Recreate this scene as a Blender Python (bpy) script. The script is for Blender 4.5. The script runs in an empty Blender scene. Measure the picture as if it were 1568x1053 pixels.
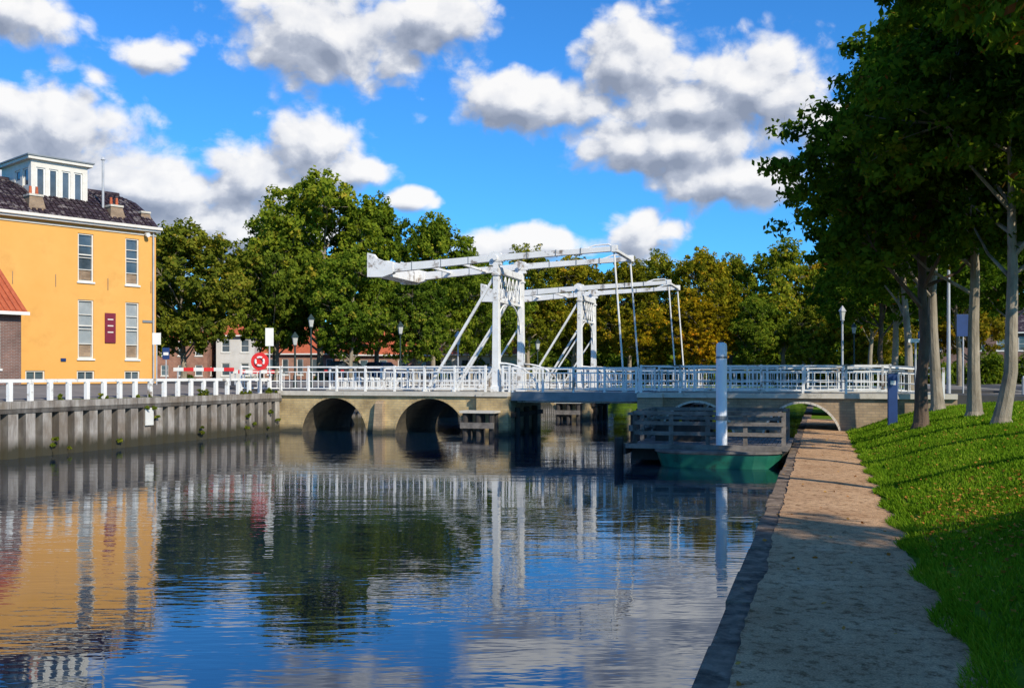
import bpy, math, random
import numpy as np
from mathutils import Matrix, Vector
random.seed(7)
scene = bpy.context.scene
COL = scene.collection
TH = math.radians(-17.2)
MC = Matrix.Rotation(TH, 4, 'Z')                      # canal frame: x across, y along the canal

def canal(u, v, z=0.0):
    return MC @ Vector((u, v, z))

# ------------------------------------------------------------------ materials
def nmat(name):
    m = bpy.data.materials.new(name); m.use_nodes = True
    nt = m.node_tree; nt.nodes.clear()
    out = nt.nodes.new('ShaderNodeOutputMaterial')
    return m, nt, out

def N(nt, t, **kw):
    n = nt.nodes.new(t)
    for k, v in kw.items(): setattr(n, k, v)
    return n

def ramp(nt, fac, stops):
    r = nt.nodes.new('ShaderNodeValToRGB')
    e = r.color_ramp.elements
    while len(e) < len(stops): e.new(0.5)
    for i, (p, c) in enumerate(stops):
        e[i].position = p; e[i].color = (c[0], c[1], c[2], 1)
    nt.links.new(fac, r.inputs[0]); return r.outputs[0]

def mixc(nt, fac, a, b, mode='MIX'):
    m = N(nt, 'ShaderNodeMix', data_type='RGBA', blend_type=mode)
    for idx, val in ((0, fac), (6, a), (7, b)):
        if isinstance(val, (int, float)): m.inputs[idx].default_value = val
        elif isinstance(val, tuple): m.inputs[idx].default_value = (val[0], val[1], val[2], 1)
        else: nt.links.new(val, m.inputs[idx])
    return m.outputs[2]

def noise(nt, vec, scale, detail=4, rough=0.55, dist=0.0):
    n = N(nt, 'ShaderNodeTexNoise'); n.inputs['Scale'].default_value = scale
    n.inputs['Detail'].default_value = detail; n.inputs['Roughness'].default_value = rough
    n.inputs['Distortion'].default_value = dist
    nt.links.new(vec, n.inputs['Vector']); return n.outputs['Fac']

def math_(nt, op, a, b=None, c=None, clamp=False):
    m = N(nt, 'ShaderNodeMath', operation=op); m.use_clamp = clamp
    for i, v in enumerate((a, b, c)):
        if v is None: continue
        if isinstance(v, (int, float)): m.inputs[i].default_value = v
        else: nt.links.new(v, m.inputs[i])
    return m.outputs[0]

def simple(name, c1, c2, scale=3.0, rough=0.7, bump=0.0, bscale=None, stretch=(1, 1, 1), metal=0.0, dark=None, spec=0.4):
    """mottled paint/stone; dark=(colour, lo, hi) grime patches"""
    m, nt, out = nmat(name)
    tc = N(nt, 'ShaderNodeTexCoord'); mp = N(nt, 'ShaderNodeMapping'); mp.inputs['Scale'].default_value = stretch
    nt.links.new(tc.outputs['Object'], mp.inputs[0]); v = mp.outputs[0]
    f = noise(nt, v, scale, 6, 0.6)
    col = ramp(nt, f, [(0.3, c1), (0.7, c2)])
    if dark:
        g = noise(nt, v, scale * 0.45 + 0.3, 8, 0.7)
        g = ramp(nt, g, [(dark[1], (0, 0, 0)), (dark[2], (1, 1, 1))])
        col = mixc(nt, g, col, dark[0])
    p = N(nt, 'ShaderNodeBsdfPrincipled'); nt.links.new(col, p.inputs['Base Color'])
    p.inputs['Roughness'].default_value = rough; p.inputs['Metallic'].default_value = metal
    p.inputs['Specular IOR Level'].default_value = spec
    if bump:
        b = N(nt, 'ShaderNodeBump'); b.inputs['Distance'].default_value = bump
        nt.links.new(noise(nt, v, bscale or scale * 4, 6, 0.65), b.inputs['Height'])
        nt.links.new(b.outputs[0], p.inputs['Normal'])
    nt.links.new(p.outputs[0], out.inputs[0]); return m

def brickmat(name, c1, c2, mortar, scale=1.0, bw=0.22, bh=0.065, msize=0.012, grime=None):
    m, nt, out = nmat(name)
    tc = N(nt, 'ShaderNodeTexCoord'); s = N(nt, 'ShaderNodeSeparateXYZ'); nt.links.new(tc.outputs['Object'], s.inputs[0])
    cx = math_(nt, 'ADD', s.outputs[0], s.outputs[1])
    cb = N(nt, 'ShaderNodeCombineXYZ'); nt.links.new(cx, cb.inputs[0]); nt.links.new(s.outputs[2], cb.inputs[1])
    b = N(nt, 'ShaderNodeTexBrick'); nt.links.new(cb.outputs[0], b.inputs['Vector'])
    b.inputs['Color1'].default_value = (*c1, 1); b.inputs['Color2'].default_value = (*c2, 1); b.inputs['Mortar'].default_value = (*mortar, 1)
    b.inputs['Scale'].default_value = scale; b.inputs['Brick Width'].default_value = bw; b.inputs['Row Height'].default_value = bh
    b.inputs['Mortar Size'].default_value = msize
    f = noise(nt, tc.outputs['Object'], 1.3, 7, 0.65)
    col = mixc(nt, 0.85, b.outputs[0], ramp(nt, f, [(0.3, (0.5, 0.46, 0.42)), (0.55, (1.0, .98, .95)), (0.7, (1.25, 1.22, 1.15))]), 'MULTIPLY')
    if grime:  # waterline stain
        zz = math_(nt, 'ADD', s.outputs[2], math_(nt, 'MULTIPLY', f, -0.5))
        mr = N(nt, 'ShaderNodeMapRange'); nt.links.new(zz, mr.inputs[0]); mr.inputs[1].default_value = -0.15; mr.inputs[2].default_value = 0.12
        mr.inputs[3].default_value = 1; mr.inputs[4].default_value = 0
        col = mixc(nt, mr.outputs[0], col, grime)
    p = N(nt, 'ShaderNodeBsdfPrincipled'); nt.links.new(col, p.inputs['Base Color']); p.inputs['Roughness'].default_value = 0.85
    bp = N(nt, 'ShaderNodeBump'); bp.inputs['Distance'].default_value = 0.02; nt.links.new(f, bp.inputs['Height']); nt.links.new(bp.outputs[0], p.inputs['Normal'])
    nt.links.new(p.outputs[0], out.inputs[0]); return m

M = {}
M['white'] = simple('white_paint', (0.74, 0.73, 0.69), (0.85, 0.84, 0.80), 2.0, 0.45, 0.0, dark=((0.26, 0.21, 0.16), 0.55, 0.63))
M['whiteclean'] = simple('white_trim', (0.66, 0.65, 0.60), (0.76, 0.75, 0.69), 3.0, 0.5)
M['cream'] = simple('cream_trim', (0.62, 0.58, 0.50), (0.72, 0.68, 0.59), 3.0, 0.6)
M['yellow'] = simple('yellow_plaster', (0.69, 0.355, 0.09), (0.75, 0.395, 0.11), 0.6, 0.85, 0.006, 30, dark=((0.60, 0.30, 0.08), 0.54, 0.75), spec=0.15)
M['stone'] = brickmat('tan_brick', (0.56, 0.42, 0.20), (0.46, 0.34, 0.16), (0.38, 0.31, 0.2), bw=0.30, bh=0.11, grime=(0.06, 0.055, 0.035))
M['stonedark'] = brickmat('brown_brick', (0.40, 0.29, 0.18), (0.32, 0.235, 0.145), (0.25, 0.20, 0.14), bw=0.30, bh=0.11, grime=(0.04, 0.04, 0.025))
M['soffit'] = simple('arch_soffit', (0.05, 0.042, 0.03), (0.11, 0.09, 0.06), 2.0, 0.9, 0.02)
M['coping'] = simple('concrete_coping', (0.48, 0.44, 0.36), (0.62, 0.57, 0.48), 2.0, 0.8, 0.005, dark=((0.22, 0.2, 0.15), 0.56, 0.72))
M['asphalt'] = simple('asphalt', (0.045, 0.045, 0.047), (0.07, 0.068, 0.066), 1.5, 0.9, 0.004, 40)
M['paving'] = simple('street_paving', (0.16, 0.145, 0.13), (0.24, 0.215, 0.19), 0.8, 0.9, 0.004, 20)
M['steel'] = simple('grey_steel', (0.16, 0.18, 0.19), (0.24, 0.26, 0.27), 2.0, 0.5)
M['dark'] = simple('dark_timber', (0.022, 0.02, 0.018), (0.06, 0.05, 0.042), 3.0, 0.8, 0.01, 12, stretch=(1, 1, 0.3))
M['greytimber'] = simple('weathered_timber', (0.09, 0.08, 0.07), (0.24, 0.21, 0.18), 3.0, 0.85, 0.01, 12)
M['green'] = simple('green_hull_paint', (0.01, 0.11, 0.07), (0.025, 0.19, 0.12), 2.0, 0.4, dark=((.02, .04, .03), .55, .65))
M['blue'] = simple('blue_paint', (0.01, 0.03, 0.11), (0.015, 0.045, 0.16), 2.0, 0.4)
M['red'] = simple('red_paint', (0.6, 0.02, 0.02), (0.7, 0.035, 0.03), 2.0, 0.4)
M['plum'] = simple('plum_sign_paint', (0.16, 0.012, 0.03), (0.2, 0.02, 0.04), 2.0, 0.5)
M['glass'] = simple('window_glass', (0.03, 0.045, 0.055), (0.12, 0.15, 0.17), 0.7, 0.06, spec=0.8)
M['curtain'] = simple('window_blind', (0.22, 0.25, 0.26), (0.38, 0.40, 0.39), 1.2, 0.2, spec=0.6)
M['slate'] = simple('dark_roof_tiles', (0.016, 0.010, 0.014), (0.06, 0.038, 0.045), 4.0, 0.6, 0.04, 6, stretch=(1, 1, 1.6), dark=((0.20, 0.17, 0.16), 0.55, 0.60), spec=0.25)
M['redtile'] = simple('red_roof_tiles', (0.36, 0.075, 0.03), (0.52, 0.13, 0.05), 5.0, 0.75, 0.04, 6)
M['brick'] = brickmat('red_brown_brick', (0.20, 0.085, 0.06), (0.15, 0.07, 0.055), (0.22, 0.19, 0.17))
M['brick2'] = brickmat('orange_brick', (0.38, 0.13, 0.07), (0.30, 0.10, 0.06), (0.3, 0.25, 0.2))
M['render'] = simple('pale_render', (0.5, 0.48, 0.44), (0.62, 0.6, 0.56), 1.0, 0.85)
M['chimney'] = brickmat('chimney_brick', (0.36, 0.25, 0.15), (0.26, 0.17, 0.10), (0.25, 0.2, 0.15))
M['bark'] = simple('bark', (0.16, 0.13, 0.09), (0.38, 0.32, 0.235), 3.0, 0.9, 0.03, 10, stretch=(1, 1, 0.35), dark=((0.07, 0.075, 0.04), 0.55, 0.7))
M['barkdark'] = simple('brown_bark', (0.06, 0.04, 0.027), (0.15, 0.10, 0.065), 4.0, 0.9, 0.04, 10, stretch=(1, 1, 0.35))
M['kerb'] = simple('quay_edge_stone', (0.13, 0.095, 0.068), (0.34, 0.25, 0.175), 5, 0.95, 0.03, 14, dark=((0.08, 0.06, 0.045), .48, .62), spec=.15)
M['rubber'] = simple('tyre_rubber', (0.015, 0.015, 0.015), (0.03, 0.03, 0.03), 3, 0.8)
M['lampglass'] = simple('lantern_glass', (0.5, 0.5, 0.45), (0.6, 0.6, 0.55), 3, 0.2)
M['polegrey'] = simple('galvanised_pole', (0.35, 0.36, 0.37), (0.48, 0.49, 0.5), 2, 0.45)
M['polegreen'] = simple('dark_green_pole', (0.02, 0.035, 0.03), (0.035, 0.055, 0.045), 2, 0.5)
M['carblack'] = simple('car_paint_dark', (0.02, 0.022, 0.028), (0.03, 0.032, 0.04), 1, 0.25, spec=0.7)
M['carsilver'] = simple('car_paint_silver', (0.4, 0.41, 0.43), (0.48, 0.49, 0.5), 1, 0.3, spec=0.7)
M['carblue'] = simple('car_paint_blue', (0.03, 0.07, 0.2), (0.04, 0.09, 0.25), 1, 0.25, spec=0.7)
M['polewhite'] = simple('white_pole_paint', (0.76, 0.78, 0.80), (0.86, 0.87, 0.88), 2.6, 0.4, dark=((0.35, 0.40, 0.48), .6, .68))

# pile wall material (vertical streaks, algae near the water)
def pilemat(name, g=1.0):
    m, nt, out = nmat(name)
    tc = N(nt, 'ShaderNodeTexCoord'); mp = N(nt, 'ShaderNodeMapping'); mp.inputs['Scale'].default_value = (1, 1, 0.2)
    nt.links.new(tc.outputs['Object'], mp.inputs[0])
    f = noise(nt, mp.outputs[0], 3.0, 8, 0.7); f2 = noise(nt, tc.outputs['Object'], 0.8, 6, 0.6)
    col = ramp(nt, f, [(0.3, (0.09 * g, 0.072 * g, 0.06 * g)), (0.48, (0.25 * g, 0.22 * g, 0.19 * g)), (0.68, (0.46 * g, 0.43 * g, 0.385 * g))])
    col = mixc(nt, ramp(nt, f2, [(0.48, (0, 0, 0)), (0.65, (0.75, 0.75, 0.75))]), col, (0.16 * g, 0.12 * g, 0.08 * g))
    s = N(nt, 'ShaderNodeSeparateXYZ'); nt.links.new(tc.outputs['Object'], s.inputs[0])
    zz = math_(nt, 'SUBTRACT', s.outputs[2], math_(nt, 'MULTIPLY', f, 0.8))
    mr = N(nt, 'ShaderNodeMapRange'); nt.links.new(zz, mr.inputs[0]); mr.inputs[1].default_value = -0.15; mr.inputs[2].default_value = 0.2
    mr.inputs[3].default_value = 1; mr.inputs[4].default_value = 0
    col = mixc(nt, mr.outputs[0], col, (0.04, 0.036, 0.02))
    p = N(nt, 'ShaderNodeBsdfPrincipled'); nt.links.new(col, p.inputs['Base Color']); p.inputs['Roughness'].default_value = 0.85
    b = N(nt, 'ShaderNodeBump'); b.inputs['Distance'].default_value = 0.03; nt.links.new(f, b.inputs['Height']); nt.links.new(b.outputs[0], p.inputs['Normal'])
    nt.links.new(p.outputs[0], out.inputs[0]); return m
M['pile'] = pilemat('weathered_sheet_piling'); M['pilerec'] = pilemat('shade_toned_piling_recess', .38)  # second copy darkened: shade between the piles put into its colour

def leafmat(name, cols, transl=0.35):
    m, nt, out = nmat(name)
    at = N(nt, 'ShaderNodeAttribute', attribute_name='tint'); oi = N(nt, 'ShaderNodeObjectInfo')
    col = ramp(nt, at.outputs['Fac'], cols)
    col = mixc(nt, 1.0, col, oi.outputs['Color'], 'MULTIPLY')
    d = N(nt, 'ShaderNodeBsdfDiffuse'); t = N(nt, 'ShaderNodeBsdfTranslucent'); nt.links.new(col, d.inputs[0])
    nt.links.new(mixc(nt, 1.0, col, (1.5, 1.5, 0.5), 'MULTIPLY'), t.inputs[0])
    mx = N(nt, 'ShaderNodeMixShader'); mx.inputs[0].default_value = transl
    nt.links.new(d.outputs[0], mx.inputs[1]); nt.links.new(t.outputs[0], mx.inputs[2])
    nt.links.new(mx.outputs[0], out.inputs[0]); return m
M['leaf'] = leafmat('foliage', [(0.0, (0.055, 0.09, 0.012)), (0.45, (0.145, 0.195, 0.02)), (0.8, (0.25, 0.28, 0.03)), (1.0, (0.42, 0.32, 0.045))], .38)
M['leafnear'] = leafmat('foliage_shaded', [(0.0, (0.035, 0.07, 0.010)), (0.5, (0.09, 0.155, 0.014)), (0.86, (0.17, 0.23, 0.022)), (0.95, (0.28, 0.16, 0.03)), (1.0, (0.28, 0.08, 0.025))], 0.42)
M['grassblade'] = leafmat('grass_blades', [(0.0, (0.07, 0.14, 0.008)), (0.6, (0.15, 0.27, 0.014)), (1.0, (0.28, 0.36, 0.035))], 0.3)
M['litter'] = leafmat('fallen_leaves', [(0.0, (0.16, 0.06, 0.015)), (0.5, (0.42, 0.16, 0.035)), (1.0, (0.55, 0.32, 0.08))], 0.1)

def groundmat():
    m, nt, out = nmat('grass_ground')
    tc = N(nt, 'ShaderNodeTexCoord'); v = tc.outputs['Object']
    f = noise(nt, v, 0.5, 8, 0.65); f2 = noise(nt, v, 9, 5, 0.7)
    col = ramp(nt, f, [(0.3, (0.07, 0.13, 0.008)), (0.55, (0.12, 0.21, 0.013)), (0.75, (0.18, 0.25, 0.025))])
    col = mixc(nt, 0.6, col, ramp(nt, f2, [(0.3, (0.5, 0.5, 0.4)), (0.7, (1.3, 1.3, 1.2))]), 'MULTIPLY')
    p = N(nt, 'ShaderNodeBsdfPrincipled'); nt.links.new(col, p.inputs['Base Color']); p.inputs['Roughness'].default_value = 0.95
    p.inputs['Specular IOR Level'].default_value = 0.1
    b = N(nt, 'ShaderNodeBump'); b.inputs['Distance'].default_value = 0.05; nt.links.new(f2, b.inputs['Height']); nt.links.new(b.outputs[0], p.inputs['Normal'])
    nt.links.new(p.outputs[0], out.inputs[0]); return m
M['ground'] = groundmat()

def pathmat():
    m, nt, out = nmat('gravel_path')
    tc = N(nt, 'ShaderNodeTexCoord'); v = tc.outputs['Object']
    f = noise(nt, v, 0.9, 8, 0.65); f2 = noise(nt, v, 7, 9, 0.78); f3 = noise(nt, v, 60, 3, 0.7)
    col = ramp(nt, f, [(0.3, (0.46, 0.265, 0.135)), (0.6, (0.62, 0.39, 0.215)), (0.8, (0.70, 0.48, 0.29))])
    col = mixc(nt, 0.9, col, ramp(nt, f2, [(0.38, (0.34, 0.27, 0.2)), (0.5, (1.1, 1.1, 1.1))]), 'MULTIPLY')
    col = mixc(nt, 0.6, col, ramp(nt, f3, [(0.35, (0.4, 0.4, 0.4)), (0.65, (1.4, 1.4, 1.4))]), 'MULTIPLY')
    p = N(nt, 'ShaderNodeBsdfPrincipled'); nt.links.new(col, p.inputs['Base Color']); p.inputs['Roughness'].default_value = 0.95
    p.inputs['Specular IOR Level'].default_value = 0.1
    b = N(nt, 'ShaderNodeBump'); b.inputs['Distance'].default_value = 0.035
    nt.links.new(math_(nt, 'ADD', f2, math_(nt, 'MULTIPLY', f3, 0.3)), b.inputs['Height']); nt.links.new(b.outputs[0], p.inputs['Normal'])
    nt.links.new(p.outputs[0], out.inputs[0]); return m
M['path'] = pathmat()

def watermat():
    m, nt, out = nmat('canal_water')
    g = N(nt, 'ShaderNodeNewGeometry')
    def mapped(sx, sy, rot=0.0):
        mp = N(nt, 'ShaderNodeMapping'); mp.inputs['Scale'].default_value = (sx, sy, 1); mp.inputs['Rotation'].default_value = (0, 0, rot)
        nt.links.new(g.outputs['Position'], mp.inputs[0]); return mp.outputs[0]
    a = noise(nt, mapped(0.5, 1.6, 0.12), 1.1, 2, 0.45)
    b = noise(nt, mapped(0.8, 2.6, -0.18), 3.2, 2, 0.45)
    c = noise(nt, mapped(0.25, 0.6, 0.3), 0.35, 2, 0.5)       # calm / rippled patches
    amp = ramp(nt, c, [(0.38, (0.22, 0.22, 0.22)), (0.66, (1, 1, 1))])
    h = math_(nt, 'ADD', math_(nt, 'MULTIPLY', a, 0.022), math_(nt, 'MULTIPLY', b, 0.0085))
    h = math_(nt, 'MULTIPLY', h, amp)
    bp = N(nt, 'ShaderNodeBump'); bp.inputs['Distance'].default_value = 1.0; bp.inputs['Strength'].default_value = 0.5
    nt.links.new(h, bp.inputs['Height'])
    p = N(nt, 'ShaderNodeBsdfPrincipled'); p.inputs['Base Color'].default_value = (0.004, 0.018, 0.038, 1)
    p.inputs['Roughness'].default_value = 0.0; p.inputs['IOR'].default_value = 2.4
    p.inputs['Specular Tint'].default_value = (.86, .94, 1, 1)
    nt.links.new(bp.outputs[0], p.inputs['Normal']); nt.links.new(p.outputs[0], out.inputs[0]); return m
M['water'] = watermat()

# ------------------------------------------------------------------ mesh builder
class B:
    def __init__(s): s.v = []; s.f = []; s.m = []; s.mats = []
    def mi(s, k):
        if k not in s.mats: s.mats.append(k)
        return s.mats.index(k)
    def face(s, pts, k):
        n = len(s.v); s.v += [tuple(p) for p in pts]; s.f.append(tuple(range(n, n + len(pts)))); s.m.append(s.mi(k))
    def hexa(s, p, k):   # 8 points: bottom 4 ccw, top 4
        n = len(s.v); s.v += [tuple(q) for q in p]; i = s.mi(k)
        for f in ((3, 2, 1, 0), (4, 5, 6, 7), (0, 1, 5, 4), (1, 2, 6, 5), (2, 3, 7, 6), (3, 0, 4, 7)):
            s.f.append(tuple(n + a for a in f)); s.m.append(i)
    def box(s, x0, x1, y0, y1, z0, z1, k):
        s.hexa([(x0, y0, z0), (x1, y0, z0), (x1, y1, z0), (x0, y1, z0), (x0, y0, z1), (x1, y0, z1), (x1, y1, z1), (x0, y1, z1)], k)
    def tube(s, pts, rad, k, n=8, caps=True):
        pts = [Vector(p) for p in pts]; i = s.mi(k); base = len(s.v)
        for a, p in enumerate(pts):
            d = (pts[min(a + 1, len(pts) - 1)] - pts[max(a - 1, 0)]).normalized()
            r = Vector((1, 0, 0)) if abs(d.x) < 0.8 else Vector((0, 1, 0))
            e1 = d.cross(r).normalized(); e2 = d.cross(e1)
            for j in range(n):
                t = 2 * math.pi * (j + 0.5) / n
                s.v.append(tuple(p + (e1 * math.cos(t) + e2 * math.sin(t)) * rad[a]))
        for a in range(len(pts) - 1):
            for j in range(n):
                s.f.append((base + a * n + j, base + a * n + (j + 1) % n, base + (a + 1) * n + (j + 1) % n, base + (a + 1) * n + j)); s.m.append(i)
        if caps:
            s.f.append(tuple(base + j for j in range(n))); s.m.append(i)
            s.f.append(tuple(base + (len(pts) - 1) * n + j for j in range(n))[::-1]); s.m.append(i)
    def cyl(s, p0, p1, r0, k, r1=None, n=10): s.tube([p0, p1], [r0, r0 if r1 is None else r1], k, n)
    def beam(s, p0, p1, w, h, k, h2=None):   # w horizontal, h vertical; p0,p1 centre line
        p0 = Vector(p0); p1 = Vector(p1); d = p1 - p0; hz = Vector((d.x, d.y, 0))
        side = Vector((-hz.y, hz.x, 0)).normalized() * (w / 2) if hz.length > 1e-4 else Vector((0, w / 2, 0))
        up = d.cross(side).normalized()
        if up.z < 0: up = -up
        if hz.length <= 1e-4: up = Vector((1, 0, 0))
        a = up * (h / 2); b = up * ((h2 or h) / 2)
        s.hexa([p0 - side - a, p1 - side - b, p1 + side - b, p0 + side - a, p0 - side + a, p1 - side + b, p1 + side + b, p0 + side + a], k)
    def prism(s, poly, y0, y1, k):   # poly in (x,z)
        n = len(poly); base = len(s.v); i = s.mi(k)
        s.v += [(x, y0, z) for x, z in poly] + [(x, y1, z) for x, z in poly]
        s.f.append(tuple(base + j for j in range(n))); s.m.append(i)
        s.f.append(tuple(base + n + j for j in range(n))[::-1]); s.m.append(i)
        for j in range(n):
            q = (j + 1) % n; s.f.append((base + j, base + q, base + n + q, base + n + j)); s.m.append(i)
    def obj(s, name, mat=None, parent=None, bevel=0.0):
        me = bpy.data.meshes.new(name); me.from_pydata(s.v, [], s.f)
        for k in s.mats: me.materials.append(M[k])
        me.polygons.foreach_set('material_index', s.m); me.update()
        o = bpy.data.objects.new(name, me); COL.objects.link(o)
        if parent is not None: o.parent = parent
        elif mat is not None: o.matrix_world = mat
        if bevel:
            bv = o.modifiers.new('bevel', 'BEVEL'); bv.width = bevel; bv.segments = 2; bv.limit_method = 'ANGLE'
        return o

def empty(name, mat):
    e = bpy.data.objects.new(name, None); COL.objects.link(e); e.matrix_world = mat; e.empty_display_size = 0.5
    return e

# ------------------------------------------------------------------ ground, water, quays
GU = [-.75, 1.1, 1.6, 2.4, 3.2, 4.2, 6, 9]; GZ = [.4, .4, .58, .88, 1.13, 1.36, 1.56, 1.66]
def build_ground():
    prof = [(-2500, 2.2), (-30, 2.2), (-24.35, 1.78), (-24.34, -2), (-0.76, -2)] + list(zip(GU, GZ)) + [(2500, 1.66)]
    fill = [(u, max(z, 1.6) if u > -24.345 else z) for u, z in prof]
    rows = [(-2500, fill), (-62, fill), (-60, prof), (105, prof), (109, fill), (2500, fill)]
    b = B(); n = len(prof); i = b.mi('ground')
    for v, p in rows: b.v += [(u, v, z) for u, z in p]
    for r in range(len(rows) - 1):
        for j in range(n - 1):
            b.f.append((r * n + j, r * n + j + 1, (r + 1) * n + j + 1, (r + 1) * n + j)); b.m.append(i)
    b.obj('ground', MC)
    w = B(); w.face([(-24.3, -59, 0), (-0.78, -59, 0), (-0.78, 108, 0), (-24.3, 108, 0)], 'water'); w.obj('water', MC)
    s = B()
    s.face([(-24.5, -60, 1.80), (-24.5, 100, 1.80), (-30, 100, 2.21), (-30, -60, 2.21)], 'paving')
    s.face([(-30, -60, 2.21), (-30, 100, 2.21), (-75, 100, 2.21), (-75, -60, 2.21)], 'asphalt')
    s.obj('quayside_street', MC)
    s = B()
    s.face([(10.5, -60, 1.675), (17, -60, 1.675), (17, 200, 1.675), (10.5, 200, 1.675)], 'asphalt')
    s.box(10.2, 10.5, -60, 200, 1.5, 1.78, 'coping')
    s.face([(7.6, -60, 1.65), (10.2, -60, 1.77), (10.2, 200, 1.77), (7.6, 200, 1.65)], 'paving')
    s.face([(17, -60, 1.68), (26, -60, 1.68), (26, 200, 1.68), (17, 200, 1.68)], 'paving')
    s.obj('road', MC)
    # path with ragged edges, gravel spilling a little over the edge stones
    p = B(); rng = random.Random(3); vs = np.arange(-20, 52, 0.12); k = p.mi('path'); e = 0; e2 = 0; e3 = 0
    for q, v in enumerate(vs):
        e = 0.87 * e + rng.uniform(-0.04, 0.04); e2 = .9 * e2 + rng.uniform(-.02, .02); e3 = .85 * e3 + rng.uniform(-.018, .018)
        p.v += [(-0.60 + e3, v, .4485), (-0.42, v, .452), (0.3 + e2, v, .445 + e2 * .1), (1.12 + e + 0.06 * math.sin(v * 0.9), v, .415)]
        if q:
            a = 4 * (q - 1); p.f += [(a + j, a + j + 1, a + j + 5, a + j + 4) for j in range(3)]; p.m += [k] * 3
    p.obj('path', MC)
    # stone quay edge: separate slabs
    q = B(); v = -20.0
    while v < 104:
        L = rng.uniform(1.3, 1.7); dz = rng.uniform(-.014, .0)
        q.box(-0.86 + rng.uniform(-.03, .02), -0.455, v, v + L - 0.025, .28, .440 + dz, 'kerb'); v += L
    q.box(-0.80, -0.765, -20, 104, -1.5, .28, 'stonedark')
    q.obj('quay_edge', MC, bevel=0.015)
build_ground()

def build_left_quay():
    b = B(); v = -20.0; P = 0.72; u0 = -24.3
    k = b.mi('pile'); kr = b.mi('pilerec')
    pts = []
    while v < 104:
        for du, dv in ((0, 0), (0, .20), (.22, .26), (.22, .66)): pts.append((u0 + du, v + dv))
        v += P
    n = len(pts)
    b.v += [(u, v, -1.5) for u, v in pts] + [(u, v, 1.52) for u, v in pts]
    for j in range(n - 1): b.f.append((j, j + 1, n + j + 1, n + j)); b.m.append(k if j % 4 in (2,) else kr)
    v = -20.0; rng = random.Random(5)
    while v < 104:
        b.box(-24.55, -24.03, v, v + 2.96, 1.56, 1.79 + rng.uniform(-.006, .006), 'pile'); v += 3.0
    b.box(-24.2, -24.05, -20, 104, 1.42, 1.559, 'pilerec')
    b.box(-24.04, -24.0, 31.4, 31.85, .75, 1.40, 'whiteclean')
    b.obj('quay_wall', MC, bevel=0.0)
    def fence(va, vb):
        f = B(); v = va; rg = random.Random(8)
        while v < vb:
            du = rg.uniform(-.02, .02); dw = rg.uniform(-.01, .01)
            f.box(-24.42 + du, -24.27 + du, v - .07 + dw, v + .07 + dw, 1.78, 2.38, 'white'); v += 0.86
        f.box(-24.42, -24.30, va - .1, vb, 2.38, 2.49, 'white')
        f.obj('quay_fence', MC, bevel=0.01)
    fence(-19.5, 40.8); fence(47.5, 57)
build_left_quay()

# ------------------------------------------------------------------ drawbridge
def railing(b, p0, p1, h=1.12, post=1.5, bal=0.3, k='white'):
    p0 = Vector(p0); p1 = Vector(p1); d = p1 - p0; L = d.length; n = max(1, round(L / post))
    b.beam(p0 + Vector((0, 0, h)), p1 + Vector((0, 0, h)), .08, .06, k)
    b.beam(p0 + Vector((0, 0, h * .80)), p1 + Vector((0, 0, h * .80)), .04, .045, k)
    b.beam(p0 + Vector((0, 0, h * .42)), p1 + Vector((0, 0, h * .42)), .03, .035, k)
    b.beam(p0 + Vector((0, 0, .14)), p1 + Vector((0, 0, .14)), .04, .05, k)
    for i in range(n + 1):
        q = p0 + d * (i / n); b.box(q.x - .045, q.x + .045, q.y - .045, q.y + .045, q.z, q.z + h + .05, k)
    m = max(1, round(L / bal))
    for i in range(m):
        q = p0 + d * ((i + .5) / m); b.box(q.x - .014, q.x + .014, q.y - .014, q.y + .014, q.z + .14, q.z + h * .8, k)

def arch_wall(b, u0, u1, arches, v0, v1, top, k):
    us = [u0, u1]
    for c, h, rise in arches: us += [c - h * math.cos(math.pi * i / 20) for i in range(21)]
    us = sorted(set(us))
    def bot(u):
        for c, h, rise in arches:
            if abs(u - c) <= h + 1e-6: return -.12 + rise * math.sqrt(max(0, 1 - ((u - c) / h) ** 2)), True
        return -1.5, False
    for a, c_ in zip(us[:-1], us[1:]):
        ins = bot((a + c_) / 2)[1]
        z0, z1 = (bot(a)[0], bot(c_)[0]) if ins else (-1.5, -1.5)
        b.face([(a, v0, z0), (c_, v0, z1), (c_, v0, top), (a, v0, top)], k)
        b.face([(a, v1, z0), (c_, v1, z1), (c_, v1, top), (a, v1, top)], k)
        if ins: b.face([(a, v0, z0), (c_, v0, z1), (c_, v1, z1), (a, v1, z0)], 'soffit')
    b.face([(u0, v0, -1.5), (u0, v1, -1.5), (u0, v1, top), (u0, v0, top)], k)
    b.face([(u1, v0, -1.5), (u1, v1, -1.5), (u1, v1, top), (u1, v0, top)], 'stonedark')
    for c, h, rise in arches:      # voussoir ring
        n = 21
        for i in range(n):
            t0 = math.pi * (i + .03) / n; t1 = math.pi * (i + .97) / n
            def P(t, o): return (c - (h + o) * math.cos(t), -.12 + (rise + o) * math.sin(t))
            poly = [P(t0, 0.0), P(t1, 0.0), P(t1, .09), P(t0, .09)]
            b.prism(poly, v0 - .02, v0 + .02, 'stone' if k == 'stone' else 'coping')

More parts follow.
